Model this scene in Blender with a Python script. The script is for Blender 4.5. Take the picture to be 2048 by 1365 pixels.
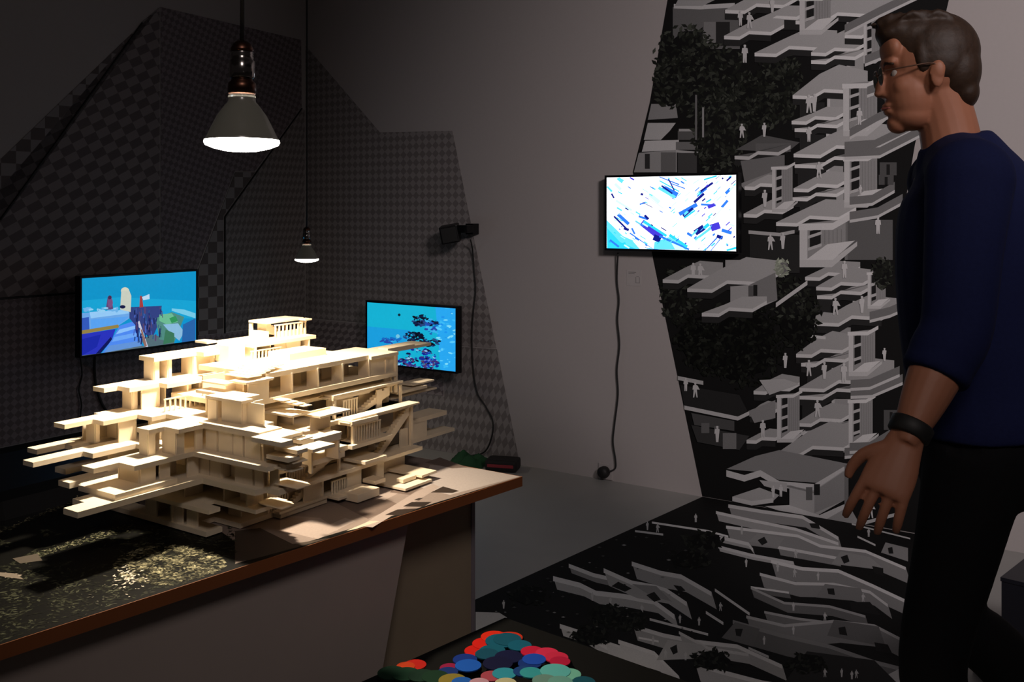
import bpy, bmesh, math, random
from mathutils import Vector, Matrix
random.seed(7)
for _o in list(bpy.data.objects): bpy.data.objects.remove(_o)
SC = bpy.context.scene
COL = SC.collection

# ---------------------------------------------------------------- camera
F, H, HY = 1946.0, 1.37, 420.0            # focal length in px (2048 wide), eye height, horizon row
cd = bpy.data.cameras.new('camera'); cam = bpy.data.objects.new('camera', cd); COL.objects.link(cam)
cam.location = (0, 0, H); cam.rotation_euler = (math.pi/2, 0, 0)
cd.sensor_width = 36; cd.lens = F/2048*36; cd.shift_y = -(682.5-HY)/2048; cd.clip_start = 0.02
SC.camera = cam
# ---------------------------------------------------------------- world, gallery light, exposure
wd = bpy.data.worlds.new('gallery_world'); SC.world = wd; wd.use_nodes = True
wd.node_tree.nodes['Background'].inputs[0].default_value = (0.66, 0.56, 0.54, 1)
wd.node_tree.nodes['Background'].inputs[1].default_value = 0.021
def area_light(name, loc, target, size, power, color):
    l = bpy.data.lights.new(name, 'AREA'); l.shape = 'RECTANGLE'; l.size, l.size_y = size
    l.energy = power; l.color = color
    o = bpy.data.objects.new(name, l); COL.objects.link(o); o.location = loc
    o.rotation_euler = (Vector(target)-Vector(loc)).to_track_quat('-Z', 'Y').to_euler()
    return o
def track_spot(name, loc, target, power, angle, color, blend=1.0, size=0.12):
    l = bpy.data.lights.new(name, 'SPOT'); l.energy = power; l.color = color; l.spot_size = math.radians(angle); l.spot_blend = blend; l.shadow_soft_size = size
    o = bpy.data.objects.new(name, l); COL.objects.link(o); o.location = loc
    o.rotation_euler = (Vector(target)-Vector(loc)).to_track_quat('-Z', 'Y').to_euler(); return o
track_spot('track_spotlight', (1.75, -1.0, 3.1), (2.05, 4.0, 1.75), 560, 58, (1.0, 0.88, 0.88), 1.0, 0.35)
track_spot('track_spotlight', (0.3, -1.0, 3.1), (0.2, 3.4, 0.2), 72, 56, (1.0, 0.87, 0.82), 1.0, 0.35)
vs = SC.view_settings
vs.view_transform = 'Standard'; vs.look = 'None'; vs.gamma = 1; vs.exposure = 0.0; vs.use_curve_mapping = False

# ---------------------------------------------------------------- helpers
def lin(c):
    c /= 255.0
    return c/12.92 if c <= 0.04045 else ((c+0.055)/1.055)**2.4
def rgb(r, g, b): return (lin(r), lin(g), lin(b))
def mat(name, col, rough=0.6, metal=0.0, noise=0.08, scale=40.0, bump=0.0, emit=None, estr=1.0, trans=0.0, alpha=1.0, spec=0.5):
    m = bpy.data.materials.new(name); m.use_nodes = True
    nt = m.node_tree; b = nt.nodes['Principled BSDF']
    b.inputs['Roughness'].default_value = rough; b.inputs['Metallic'].default_value = metal
    b.inputs['Specular IOR Level'].default_value = spec
    b.inputs['Transmission Weight'].default_value = trans; b.inputs['Alpha'].default_value = alpha
    tc = nt.nodes.new('ShaderNodeTexCoord'); nz = nt.nodes.new('ShaderNodeTexNoise')
    nz.inputs['Scale'].default_value = scale; nz.inputs['Detail'].default_value = 4
    nt.links.new(tc.outputs['Object'], nz.inputs['Vector'])
    mx = nt.nodes.new('ShaderNodeMix'); mx.data_type = 'RGBA'
    mx.inputs[6].default_value = (*[max(0, c*(1-noise)) for c in col], 1)
    mx.inputs[7].default_value = (*[min(1, c*(1+noise)) for c in col], 1)
    nt.links.new(nz.outputs['Fac'], mx.inputs[0]); nt.links.new(mx.outputs[2], b.inputs['Base Color'])
    if bump:
        bp = nt.nodes.new('ShaderNodeBump'); bp.inputs['Strength'].default_value = bump; bp.inputs['Distance'].default_value = 0.002
        nt.links.new(nz.outputs['Fac'], bp.inputs['Height']); nt.links.new(bp.outputs['Normal'], b.inputs['Normal'])
    if emit:
        b.inputs['Emission Color'].default_value = (*emit, 1); b.inputs['Emission Strength'].default_value = estr
    return m
def print_mat(name, rough=0.55, emit=0.0, noise=0.12, nscale=300, spec=0.4):
    """flat print: colours come from the face colours of the printed shapes, grain from noise"""
    m = bpy.data.materials.new(name); m.use_nodes = True
    nt = m.node_tree; b = nt.nodes['Principled BSDF']; b.inputs['Roughness'].default_value = rough
    b.inputs['Specular IOR Level'].default_value = spec
    at = nt.nodes.new('ShaderNodeAttribute'); at.attribute_name = 'Col'
    tc = nt.nodes.new('ShaderNodeTexCoord'); nz = nt.nodes.new('ShaderNodeTexNoise'); nz.inputs['Scale'].default_value = nscale
    nt.links.new(tc.outputs['Object'], nz.inputs['Vector'])
    rp = nt.nodes.new('ShaderNodeMapRange'); rp.inputs[3].default_value = 1-noise; rp.inputs[4].default_value = 1+noise
    nt.links.new(nz.outputs['Fac'], rp.inputs[0])
    mu = nt.nodes.new('ShaderNodeVectorMath'); mu.operation = 'SCALE'
    nt.links.new(at.outputs['Color'], mu.inputs[0]); nt.links.new(rp.outputs[0], mu.inputs['Scale'])
    if emit:
        b.inputs['Base Color'].default_value = (0.01, 0.01, 0.01, 1)
        nt.links.new(mu.outputs[0], b.inputs['Emission Color']); b.inputs['Emission Strength'].default_value = emit
    else:
        nt.links.new(mu.outputs[0], b.inputs['Base Color'])
    return m
def link(o, parent=None):
    COL.objects.link(o)
    if parent: o.parent = parent
    return o
def mesh_obj(name, verts, faces, m, parent=None, smooth=False):
    me = bpy.data.meshes.new(name); me.from_pydata([tuple(v) for v in verts], [], faces); me.update()
    if m: me.materials.append(m)
    if smooth:
        for p in me.polygons: p.use_smooth = True
    return link(bpy.data.objects.new(name, me), parent)
def bm_obj(name, bm, m, parent=None, smooth=False):
    me = bpy.data.meshes.new(name); bmesh.ops.recalc_face_normals(bm, faces=bm.faces[:]); bm.to_mesh(me); bm.free()
    if m: me.materials.append(m)
    if smooth:
        for p in me.polygons: p.use_smooth = True
    return link(bpy.data.objects.new(name, me), parent)
def tag(o, label=None, cat=None, group=None, kind=None):
    if label: o['label'] = label
    if cat: o['category'] = cat
    if group: o['group'] = group
    if kind: o['kind'] = kind
    return o
def empty(name, loc, rz=0.0):
    o = bpy.data.objects.new(name, None); o.empty_display_size = 0.05
    o.location = loc; o.rotation_euler = (0, 0, rz); return link(o)
def box_bm(x0, x1, y0, y1, z0, z1, bevel=0.0, bm=None):
    bm2 = bmesh.new()
    bmesh.ops.create_cube(bm2, size=1)
    for v in bm2.verts:
        v.co = Vector((x0+(v.co.x+.5)*(x1-x0), y0+(v.co.y+.5)*(y1-y0), z0+(v.co.z+.5)*(z1-z0)))
    if bevel: bmesh.ops.bevel(bm2, geom=bm2.edges[:], offset=bevel, segments=2, affect='EDGES', profile=0.6)
    return bm2
def box(name, x0, x1, y0, y1, z0, z1, m, parent=None, bevel=0.0):
    return bm_obj(name, box_bm(x0, x1, y0, y1, z0, z1, bevel), m, parent)
def prism(name, pts, z0, z1, m, parent=None, bevel=0.0):
    bm = bmesh.new()
    vs = [bm.verts.new((p[0], p[1], z0)) for p in pts]; f = bm.faces.new(vs)
    r = bmesh.ops.extrude_face_region(bm, geom=[f])
    for v in r['geom']:
        if isinstance(v, bmesh.types.BMVert): v.co.z = z1
    if bevel: bmesh.ops.bevel(bm, geom=bm.edges[:], offset=bevel, segments=1, affect='EDGES')
    return bm_obj(name, bm, m, parent)
def catmull(pts, n=6):
    P = [Vector(p) for p in pts]; out = []
    for i in range(len(P)-1):
        a, b, c, d = P[max(i-1, 0)], P[i], P[i+1], P[min(i+2, len(P)-1)]
        for j in range(n):
            t = j/n
            out.append(0.5*((2*b)+(c-a)*t+(2*a-5*b+4*c-d)*t*t+(3*b-a-3*c+d)*t**3))
    out.append(P[-1]); return out
def tube_geo(pts, radii, seg=10, smooth_n=0, verts=None, faces=None, flat=None):
    """tube swept along pts; radii per point (number or (a,b)); closed ends"""
    verts = [] if verts is None else verts; faces = [] if faces is None else faces
    P = [Vector(p) for p in pts]
    if smooth_n:
        R = [Vector((r, r, 0)) if not isinstance(r, tuple) else Vector((r[0], r[1], 0)) for r in (radii if isinstance(radii, list) else [radii]*len(P))]
        R = catmull(R, smooth_n); P = catmull(P, smooth_n); R = [(max(r.x, .0004), max(r.y, .0004)) for r in R]
    else:
        R = [(r if isinstance(r, tuple) else (r, r)) for r in (radii if isinstance(radii, list) else [radii]*len(P))]
    base = len(verts); up = Vector(flat) if flat else None; prev = None
    for i, p in enumerate(P):
        d = (P[min(i+1, len(P)-1)]-P[max(i-1, 0)])
        if d.length < 1e-9: d = Vector((0, 0, 1))
        d.normalize()
        if up is not None: a = up-d*up.dot(d)
        elif prev is not None: a = prev-d*prev.dot(d)
        else:
            a = Vector((0, 0, 1)) if abs(d.z) < 0.9 else Vector((1, 0, 0)); a = a-d*a.dot(d)
        if a.length < 1e-6: a = d.orthogonal()
        a.normalize(); prev = a; b = d.cross(a)
        for j in range(seg):
            t = 2*math.pi*j/seg
            verts.append(p+a*math.cos(t)*R[i][0]+b*math.sin(t)*R[i][1])
    n = len(P)
    for i in range(n-1):
        for j in range(seg):
            k = (j+1) % seg
            faces.append((base+i*seg+j, base+i*seg+k, base+(i+1)*seg+k, base+(i+1)*seg+j))
    faces.append(tuple(base+j for j in range(seg))[::-1]); faces.append(tuple(base+(n-1)*seg+j for j in range(seg)))
    return verts, faces
def tube(name, pts, r, m, parent=None, seg=8, sm=6):
    v, f = tube_geo(pts, r, seg, sm); return mesh_obj(name, v, f, m, parent, True)
def ellipsoid_geo(c, r, verts, faces, nu=20, nv=14, rot=None):
    base = len(verts); c = Vector(c)
    for i in range(nv+1):
        ph = math.pi*i/nv
        for j in range(nu):
            t = 2*math.pi*j/nu
            p = Vector((r[0]*math.sin(ph)*math.cos(t), r[1]*math.sin(ph)*math.sin(t), r[2]*math.cos(ph)))
            if rot is not None: p = rot @ p
            verts.append(c+p)
    for i in range(nv):
        for j in range(nu):
            k = (j+1) % nu
            faces.append((base+i*nu+j, base+(i+1)*nu+j, base+(i+1)*nu+k, base+i*nu+k))
def lathe(name, prof, m, parent=None, seg=40, loc=(0, 0, 0), smooth=True):
    bm = bmesh.new(); rings = []
    for r, z in prof:
        if r < 1e-6: rings.append([bm.verts.new((loc[0], loc[1], loc[2]+z))])
        else: rings.append([bm.verts.new((loc[0]+r*math.cos(2*math.pi*j/seg), loc[1]+r*math.sin(2*math.pi*j/seg), loc[2]+z)) for j in range(seg)])
    for a, b in zip(rings, rings[1:]):
        for j in range(seg):
            k = (j+1) % seg
            if len(a) == 1 and len(b) == 1: continue
            if len(a) == 1: bm.faces.new((a[0], b[j], b[k]))
            elif len(b) == 1: bm.faces.new((a[j], b[0], a[k]))
            else: bm.faces.new((a[j], b[j], b[k], a[k]))
    return bm_obj(name, bm, m, parent, smooth)
def print_obj(name, polys, to3, m, parent=None, step=0.00006):
    """one flat printed sheet: list of (points, colour); to3(x, y, lift) gives the place on the sheet"""
    verts, faces, cols = [], [], []
    for i, (pts, c) in enumerate(polys):
        if len(pts) < 3: continue
        b = len(verts)
        for p in pts: verts.append(to3(p[0], p[1], i*step))
        faces.append(tuple(range(b, b+len(pts)))); cols.append(c)
    me = bpy.data.meshes.new(name); me.from_pydata([tuple(v) for v in verts], [], faces)
    at = me.color_attributes.new('Col', 'FLOAT_COLOR', 'CORNER')
    for p, c in zip(me.polygons, cols):
        c4 = (c, c, c, 1) if not isinstance(c, tuple) else (*c, 1)
        for li in p.loop_indices: at.data[li].color = c4
    me.materials.append(m); me.update()
    return link(bpy.data.objects.new(name, me), parent)

# frames: local x along the wall to the right, local y into the wall, z up
def floor_pt(px, py, z=0.0):
    d = F*(H-z)/(py-HY); return Vector(((px-1024)/F*d, d, z))
CORNER = Vector((-1.304, 6.13, 0.0))
ANG_B = math.atan2(-0.558, 0.830); ANG_L = ANG_B+math.pi/2
class Frame:
    def __init__(s, org, ang):
        s.o = Vector(org); s.ang = ang
        s.x = Vector((math.cos(ang), math.sin(ang), 0)); s.y = Vector((-math.sin(ang), math.cos(ang), 0))
    def hit(s, px, py, yo=0.0):
        d = Vector(((px-1024)/F, 1.0, -(py-HY)/F)); c = Vector((0, 0, H))
        t = ((s.o-c).dot(s.y)+yo)/d.dot(s.y); p = c+d*t-s.o
        return p.dot(s.x), p.z
    def w(s, x, y, z): return s.o+s.x*x+s.y*y+Vector((0, 0, z))
WB = Frame(CORNER, ANG_B)      # back wall, x runs to the right and towards the camera
WL = Frame(CORNER, ANG_L)      # left wall, x = 0 at the corner, negative towards the camera

# ---------------------------------------------------------------- materials
M = {}
M['wall'] = mat('wall_paint', (0.455, 0.42, 0.41), 0.85, noise=0.03, scale=60, bump=0.05)
M['floor'] = mat('floor_screed', (0.37, 0.365, 0.35), 0.5, noise=0.07, scale=6, bump=0.02)
M['ceil'] = mat('ceiling_paint', (0.25, 0.24, 0.24), 0.9, noise=0.03)
M['black'] = mat('black_plastic', (0.004, 0.004, 0.005), 0.4, noise=0.1, spec=0.3)
M['rubber'] = mat('black_rubber', (0.010, 0.010, 0.010), 0.6, noise=0.1)
M['card'] = mat('model_wood', (0.80, 0.685, 0.515), 0.62, noise=0.05, scale=90, bump=0.06)
M['chrome'] = mat('dark_chrome', (0.30, 0.28, 0.27), 0.18, 1.0, noise=0.05)
M['bronze'] = mat('bronze_cap', (0.10, 0.045, 0.03), 0.35, 1.0, noise=0.1)
M['brownedge'] = mat('brown_edge_band', (0.24, 0.075, 0.022), 0.55, noise=0.12, scale=14)
M['panel'] = mat('table_panel', (0.40, 0.335, 0.305), 0.75, noise=0.03, scale=20)
M['dark'] = mat('dark_lacquer', (0.008, 0.008, 0.009), 0.7, noise=0.1, spec=0.2)
M['print'] = print_mat('mural_print', 0.75, spec=0.08)
M['tprint'] = print_mat('table_print', 0.5, spec=0.12)
# ================================================================ the room
def wall_box(name, fr, x0, x1, z1, th=0.12):
    o = empty_box = box(name, x0, x1, 0, th, 0, z1, M['wall'])
    o.location = fr.o; o.rotation_euler = (0, 0, fr.ang); return tag(o, kind='structure')
tag(wall_box('wall_back', WB, 0.0, 6.6, 3.4), 'white back wall carrying the checkered graphic and the black and white mural')
tag(wall_box('wall_left', WL, -5.2, 0.12, 3.4), 'dark left wall covered in checkered graphic paper')
tag(box('floor', -5, 6, -2.2, 8.2, -0.1, 0, M['floor']), 'grey screed gallery floor', kind='structure')
tag(box('ceiling', -5, 6, -2.2, 8.2, 3.4, 3.5, M['ceil']), 'dark gallery ceiling', kind='structure')

bb = box('wall_foot_shade_strip', -5.2, 0, -0.012, -0.0003, 0.001, 0.26, M['dark']); bb.location = WL.o; bb.rotation_euler = (0, 0, WL.ang); tag(bb, 'low dark strip for the shade at the foot of the left wall', kind='structure')  # dark strip added to stand for the unlit foot of the wall
# ---------------------------------------------------------------- checkered wall graphic
def check_mat(name, a, b):
    m = bpy.data.materials.new(name); m.use_nodes = True; nt = m.node_tree; bs = nt.nodes['Principled BSDF']
    bs.inputs['Roughness'].default_value = 0.7; bs.inputs['Specular IOR Level'].default_value = 0.25
    uv = nt.nodes.new('ShaderNodeUVMap'); mp = nt.nodes.new('ShaderNodeMapping'); mp.inputs['Location'].default_value = (0, 0, 0.5)
    ck = nt.nodes.new('ShaderNodeTexChecker'); ck.inputs['Scale'].default_value = 1
    ck.inputs['Color1'].default_value = (*a, 1); ck.inputs['Color2'].default_value = (*b, 1)
    nt.links.new(uv.outputs[0], mp.inputs[0]); nt.links.new(mp.outputs[0], ck.inputs[0]); nt.links.new(ck.outputs[0], bs.inputs['Base Color'])
    return m
M['chk1'] = check_mat('checker_coarse', (0.311, 0.285, 0.285), (0.141, 0.118, 0.115))
M['chk2'] = check_mat('checker_slanted', (0.296, 0.259, 0.259), (0.159, 0.133, 0.137))
M['chk3'] = check_mat('checker_fine', (0.311, 0.285, 0.277), (0.200, 0.178, 0.174))
M['chk4'] = check_mat('checker_plum', (0.266, 0.226, 0.240), (0.167, 0.137, 0.144))
def paper(parent, fr, pix, m, ax, az, lift=0.0022):
    """one sheet of wall paper; ax, az = pattern axes (rows of the uv matrix, per metre)"""
    P = [fr.hit(x, y) for x, y in pix]; n = len(P)
    verts = [(p[0], -lift, p[1]) for p in P]+[(p[0], -0.0002, p[1]) for p in P]
    faces = [tuple(range(n))]+[(i, (i+1) % n, (i+1) % n+n, i+n) for i in range(n)]
    o = mesh_obj('paper_panel', verts, faces, m, parent)
    uv = o.data.uv_layers.new(name='UVMap')
    for l in o.data.loops:
        x, _, z = o.data.vertices[l.vertex_index].co
        uv.data[l.index].uv = (x*ax[0]+z*ax[1], x*az[0]+z*az[1])
    return o
wl = tag(empty('wall_graphic', WL.o, WL.ang), 'large dark checkered paper shapes folded over the left wall', 'wall graphic')
paper(wl, WL, [(-200, 512), (316, 17), (283, 45), (0, 439), (-200, 717)], M['chk1'], (14, 0), (0, 17))
paper(wl, WL, [(-200, 719), (0, 441), (285, 46), (319, 15), (319, 572), (-200, 611)], M['chk2'], (12, 7), (-11, 21))
paper(wl, WL, [(321, 14), (602, 80), (603, 214), (509, 343), (469, 343), (394, 538), (394, 566), (321, 572)], M['chk4'], (34, 15), (-20, 36))
paper(wl, WL, [(470, 345), (509, 345), (446, 432), (446, 666), (396, 671), (396, 540)], M['chk1'], (16, 0), (0, 16), 0.0035)
paper(wl, WL, [(604, 218), (609, 220), (609, 643), (449, 665), (449, 434)], M['chk3'], (28, 11), (-28, 30))
paper(wl, WL, [(-200, 613), (394, 568), (394, 673), (449, 667), (609, 645), (609, 771), (-200, 936)], M['chk4'], (26, 26), (-26, 26))
wb = tag(empty('wall_graphic', WB.o, WB.ang), 'tall narrowing shape of fine checkered paper behind the blue screen on the white wall', 'wall graphic')
paper(wb, WB, [(612, 92), (760, 265), (905, 262), (940, 437), (993, 697), (889, 690), (889, 660), (612, 636)], M['chk3'], (21, 21), (-21, 21))
paper(wb, WB, [(612, 638), (887, 662), (887, 792), (612, 765)], M['chk2'], (18, 10), (-18, 40), 0.005)
paper(wb, WB, [(612, 767), (889, 794), (889, 692), (994, 699), (1040, 930), (612, 855)], M['chk3'], (24, 8), (-24, 20), 0.0025)
for pts in ([(-200, 613), (394, 568)], [(449, 434), (603, 217)], [(449, 434), (449, 667)], [(0, 440), (284, 46)]):
    q = [WL.hit(*p) for p in pts]
    v, f = tube_geo([(a, -0.004, b) for a, b in q], 0.005, 6); mesh_obj('shadow_gap_strip', v, f, M['rubber'], wl)  # black strips drawn in for the shadow gaps between the paper panels

# ================================================================ black and white mural, wall part and floor part
MUR = []
def poly(pts, c): MUR.append((pts, c))
def quad(x0, y0, x1, y1, c): poly([(x0, y0), (x1, y0), (x1, y1), (x0, y1)], c)
def band(pts, t, c, dx=0):
    for (x0, y0), (x1, y1) in zip(pts, pts[1:]): poly([(x0, y0), (x1, y1), (x1+dx, y1+t), (x0+dx, y0+t)], c)
def figure(x, y, h, c=0.72, pose=0):
    """small cut-out person, feet at (x, y)"""
    s = h/10.0; k = [0, 1.2, -0.6][pose % 3]
    poly([(x-.55*s, y-10*s), (x+.55*s, y-10*s), (x+.75*s, y-9.2*s), (x+.3*s, y-8.4*s), (x-.3*s, y-8.4*s), (x-.75*s, y-9.2*s)], c)
    poly([(x-1.5*s, y-8.0*s), (x-.3*s, y-8.5*s), (x+.3*s, y-8.5*s), (x+1.5*s, y-8.0*s), (x+(1.8+k)*s, y-5.2*s), (x+1.1*s, y-5.4*s), (x+1.1*s, y-4.6*s), (x-1.1*s, y-4.6*s), (x-1.2*s, y-5.4*s), (x-1.8*s, y-5.2*s)], c)
    poly([(x-1.1*s, y-4.7*s), (x+.2*s, y-4.7*s), (x-.2*s-k*s*.4, y), (x-1.0*s-k*s*.4, y)], c)
    poly([(x-.1*s, y-4.7*s), (x+1.1*s, y-4.7*s), (x+1.0*s+k*s*.5, y), (x+.25*s+k*s*.5, y)], c)
def zslab(x, y, w, back=0.20, top=0.42, edge=0.74, under=0.03, t=7):
    """stepped cantilever slab: tip at (x, y), zigzag front edge to the right"""
    fr = [(x, y), (x+.26*w, y+.01*w), (x+.42*w, y-.085*w), (x+.78*w, y-.065*w), (x+w, y-.19*w)]
    bk = [(x+1.0*w, y-.19*w-back*w*.45), (x+.62*w, y-back*w-.11*w), (x+.36*w, y-back*w*.95)]
    poly(fr+bk, top); band([(a, b+t) for a, b in fr[:-1]], 12, under); band(fr, t, edge)
def cframe(x0, y0, x1, y1, wall=0.5):
    """open box seen from below left: white rim, dark shelves, grey inside"""
    w = x1-x0; poly([(x0, y0), (x1, y0-.10*w), (x1, y1-.16*w), (x0+.12*w, y1)], wall*.66)
    poly([(x0+.22*w, y0+.16*w), (x0+.46*w, y0+.10*w), (x0+.46*w, y1-.36*w), (x0+.22*w, y1-.26*w)], 0.02)
    n = max(2, int((y1-y0)/28))
    for i in range(1, n+1):
        yy = y0+(y1-y0)*i/(n+1); band([(x0+.18*w, yy), (x0+.48*w, yy-.10*w)], 6, 0.55)
    for i in range(5):
        xx = x0+(.54+.09*i)*w; quad(xx, y0+.12*w, xx+.015*w, y1-.34*w, wall*.45)
    quad(x0, y0, x0+.17*w, y1, 0.66)
    poly([(x0-2, y0), (x0+w*.72, y0-.02*w), (x1+.12*w, y0-.24*w), (x1+.12*w, y0-.10*w), (x0+w*.72, y0+.13*w), (x0-2, y0+.14*w)], 0.74)
    poly([(x0, y1), (x0+.7*w, y1), (x1+.25*w, y1-.40*w), (x1+.25*w, y1-.30*w), (x0+.7*w, y1+.16*w), (x0, y1+.16*w)], 0.60)
    poly([(x0+.14*w, y1), (x0+.72*w, y1), (x1+.2*w, y1-.42*w), (x0+.6*w, y1-.34*w)], 0.72)
def tree(cx, cy, rx, ry, n, c0=0.016, c1=0.07):
    R = random.Random(int(cx*7+cy))
    poly([(cx+rx*.82*math.cos(a)*R.uniform(.8, 1.1), cy+ry*.82*math.sin(a)*R.uniform(.8, 1.1)) for a in [i*.42 for i in range(15)]], c0*.6)
    for i in range(n):
        a = R.uniform(0, 6.283); r = math.sqrt(R.random()); x = cx+rx*r*math.cos(a); y = cy+ry*r*math.sin(a)
        s = R.uniform(3, 9); b = R.uniform(0, 3.14); g = c0+(c1-c0)*R.random()**3
        poly([(x+s*math.cos(b), y+s*math.sin(b)), (x+s*.45*math.cos(b+1.6), y+s*.45*math.sin(b+1.6)), (x-s*math.cos(b), y-s*math.sin(b)), (x+s*.45*math.cos(b-1.6), y+s*.45*math.sin(b-1.6))], (g*.9, g, g*.8))
LEFT = [(1346, -60), (1300, 205), (1266, 345), (1304, 505), (1405, 993)]
poly(LEFT+[(1840, 1068), (1925, 1088), (1800, 470), (1830, 290), (1912, -60)], 0.012)
# upper left: pale blocks, terrace walls
quad(1346, 14, 1480, 98, 0.16); quad(1408, 44, 1432, 90, 0.24); quad(1432, 44, 1460, 92, 0.03); poly([(1384, 70), (1406, 54), (1406, 82), (1384, 82)], 0.02)
band([(1348, 8), (1400, 10), (1470, 6)], 9, 0.62); poly([(1356, 0), (1430, 0), (1405, 12), (1350, 12)], 0.40)
poly([(1303, 208), (1352, 208), (1356, 236), (1296, 240)], 0.30); poly([(1296, 246), (1352, 246), (1340, 262), (1322, 280), (1288, 280)], 0.52)
poly([(1290, 282), (1358, 280), (1358, 300), (1284, 304)], 0.62); poly([(1278, 306), (1354, 300), (1354, 345), (1268, 345)], 0.36)
quad(1290, 308, 1300, 338, 0.04); quad(1322, 305, 1352, 345, 0.17); quad(1356, 262, 1392, 280, 0.12); quad(1358, 258, 1392, 263, 0.45)
quad(1352, 284, 1396, 300, 0.20); band([(1352, 300), (1398, 304)], 5, 0.48); quad(1356, 306, 1394, 346, 0.07)
tree(1372, 120, 66, 70, 300, 0.018, 0.085); tree(1420, 165, 85, 80, 420, 0.018, 0.085); tree(1340, 170, 34, 50, 120, 0.018, 0.08); tree(1530, 195, 70, 62, 320); tree(1440, 268, 56, 82, 280, 0.02, 0.085); tree(1560, 150, 46, 50, 160)
quad(1391, 190, 1395, 280, 0.18); quad(1405, 215, 1409, 275, 0.3)
# terrace in the middle
poly([(1472, 300), (1525, 270), (1600, 285), (1575, 305)], 0.12); quad(1512, 287, 1582, 304, 0.15); zslab(1470, 312, 112, .06, .14, .6)
poly([(1482, 322), (1570, 310), (1570, 350), (1490, 366)], 0.19); poly([(1480, 368), (1556, 340), (1552, 374), (1492, 382)], 0.30)
# towers of stepped slabs
for x0, y0, x1, y1, c in ((1694, 36, 1728, 78, .40), (1694, 106, 1728, 145, .40), (1655, 176, 1688, 226, .42), (1653, 238, 1688, 288, .42), (1653, 316, 1687, 362, .42), (1657, 385, 1688, 428, .44), (1690, 440, 1786, 520, .14), (1672, 565, 1702, 600, .34), (1706, 596, 1735, 625, .34), (1664, 655, 1702, 706, .34), (1664, 722, 1702, 776, .36), (1664, 798, 1702, 838, .36), (1664, 862, 1702, 905, .36), (1572, 90, 1592, 100, .3)):
    quad(x0, y0, x1, y1, c); quad(x0, y0, x0+6, y1, min(.7, c*1.5))
for x0, y0, x1, y1 in ((1700, 40, 1724, 70), (1560, 20, 1600, 60), (1600, 205, 1650, 236), (1600, 270, 1650, 300), (1596, 345, 1650, 372), (1600, 410, 1655, 436), (1620, 610, 1662, 640), (1615, 735, 1662, 770), (1605, 810, 1660, 842), (1618, 872, 1660, 904), (1500, 470, 1600, 546)):
    quad(x0, y0, x1, y1, 0.03)
for a in ((1451, 20, 150, .2), (1508, 41, 110, .16), (1449, 72, 120, .2), (1592, 42, 200, .22), (1510, 106, 165, .18), (1623, 105, 112, .3), (1623, 121, 112, .04), (1690, 70, 130, .2), (1586, 191, 150, .30), (1584, 242, 112, .14), (1590, 257, 108, .03), (1588, 308, 205, .2), (1590, 329, 190, .03), (1588, 377, 112, .2), (1586, 395, 112, .03), (1490, 373, 76, .2), (1488, 428, 100, .2), (1553, 445, 160, .18), (1611, 554, 110, .18), (1633, 574, 118, .22), (1635, 591, 112, .04), (1593, 654, 90, .22), (1635, 645, 165, .22), (1593, 708, 118, .28), (1603, 726, 112, .04), (1508, 782, 92, .26), (1599, 776, 190, .22), (1599, 792, 180, .03), (1593, 846, 115, .24), (1603, 863, 112, .04), (1555, 906, 170, .26), (1494, 880, 74, .2), (1500, 826, 60, .3)):
    dim = 1.0 if a[1] < 450 else .86  # lower slabs darker: weaker light low on the wall put into the colour
    zslab(a[0], a[1], a[2], a[3], .46*dim, .80*dim)
band([(1498, 461), (1560, 466), (1590, 460)], 7, 0.5); band([(1608, 668), (1652, 673)], 6, 0.66)
for a in ((1600, -6, 1662, 60), (1728, 32, 1762, 122), (1687, 168, 1755, 262), (1689, 314, 1755, 405), (1545, 334, 1586, 418), (1600, 448, 1692, 520), (1736, 545, 1772, 612), (1698, 664, 1751, 744), (1555, 790, 1600, 878), (1698, 800, 1746, 886)): cframe(*a)
for pts in ([(1690, 300), (1750, 296), (1845, 250)], [(1690, 314), (1760, 311), (1852, 264)], [(1690, 66), (1760, 30), (1840, -8)], [(1700, 440), (1756, 431), (1806, 404)], [(1700, 410), (1745, 406), (1790, 380)], [(1700, 274), (1755, 243), (1800, 222)], [(1730, 128), (1770, 112), (1836, 80)], [(1735, 190), (1775, 176), (1830, 150)], [(1702, 792), (1745, 790), (1806, 764)], [(1702, 776), (1740, 774), (1800, 748)], [(1690, 912), (1750, 906), (1800, 880)], [(1740, 640), (1780, 630), (1812, 616)], [(1700, 902), (1740, 900), (1786, 872)]):
    poly(pts+[(x, y-16) for x, y in pts[::-1]], 0.20); band(pts, 6, 0.62)
for x, y, w, h in ((1760, 325, 34, 26), (1770, 200, 40, 28), (1762, 140, 40, 26), (1758, 350, 30, 20), (1762, 60, 44, 30), (1768, 820, 30, 40)): quad(x, y, x+w, y+h, .10); quad(x+w*.4, y+4, x+w*.6, y+h, .02)
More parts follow.
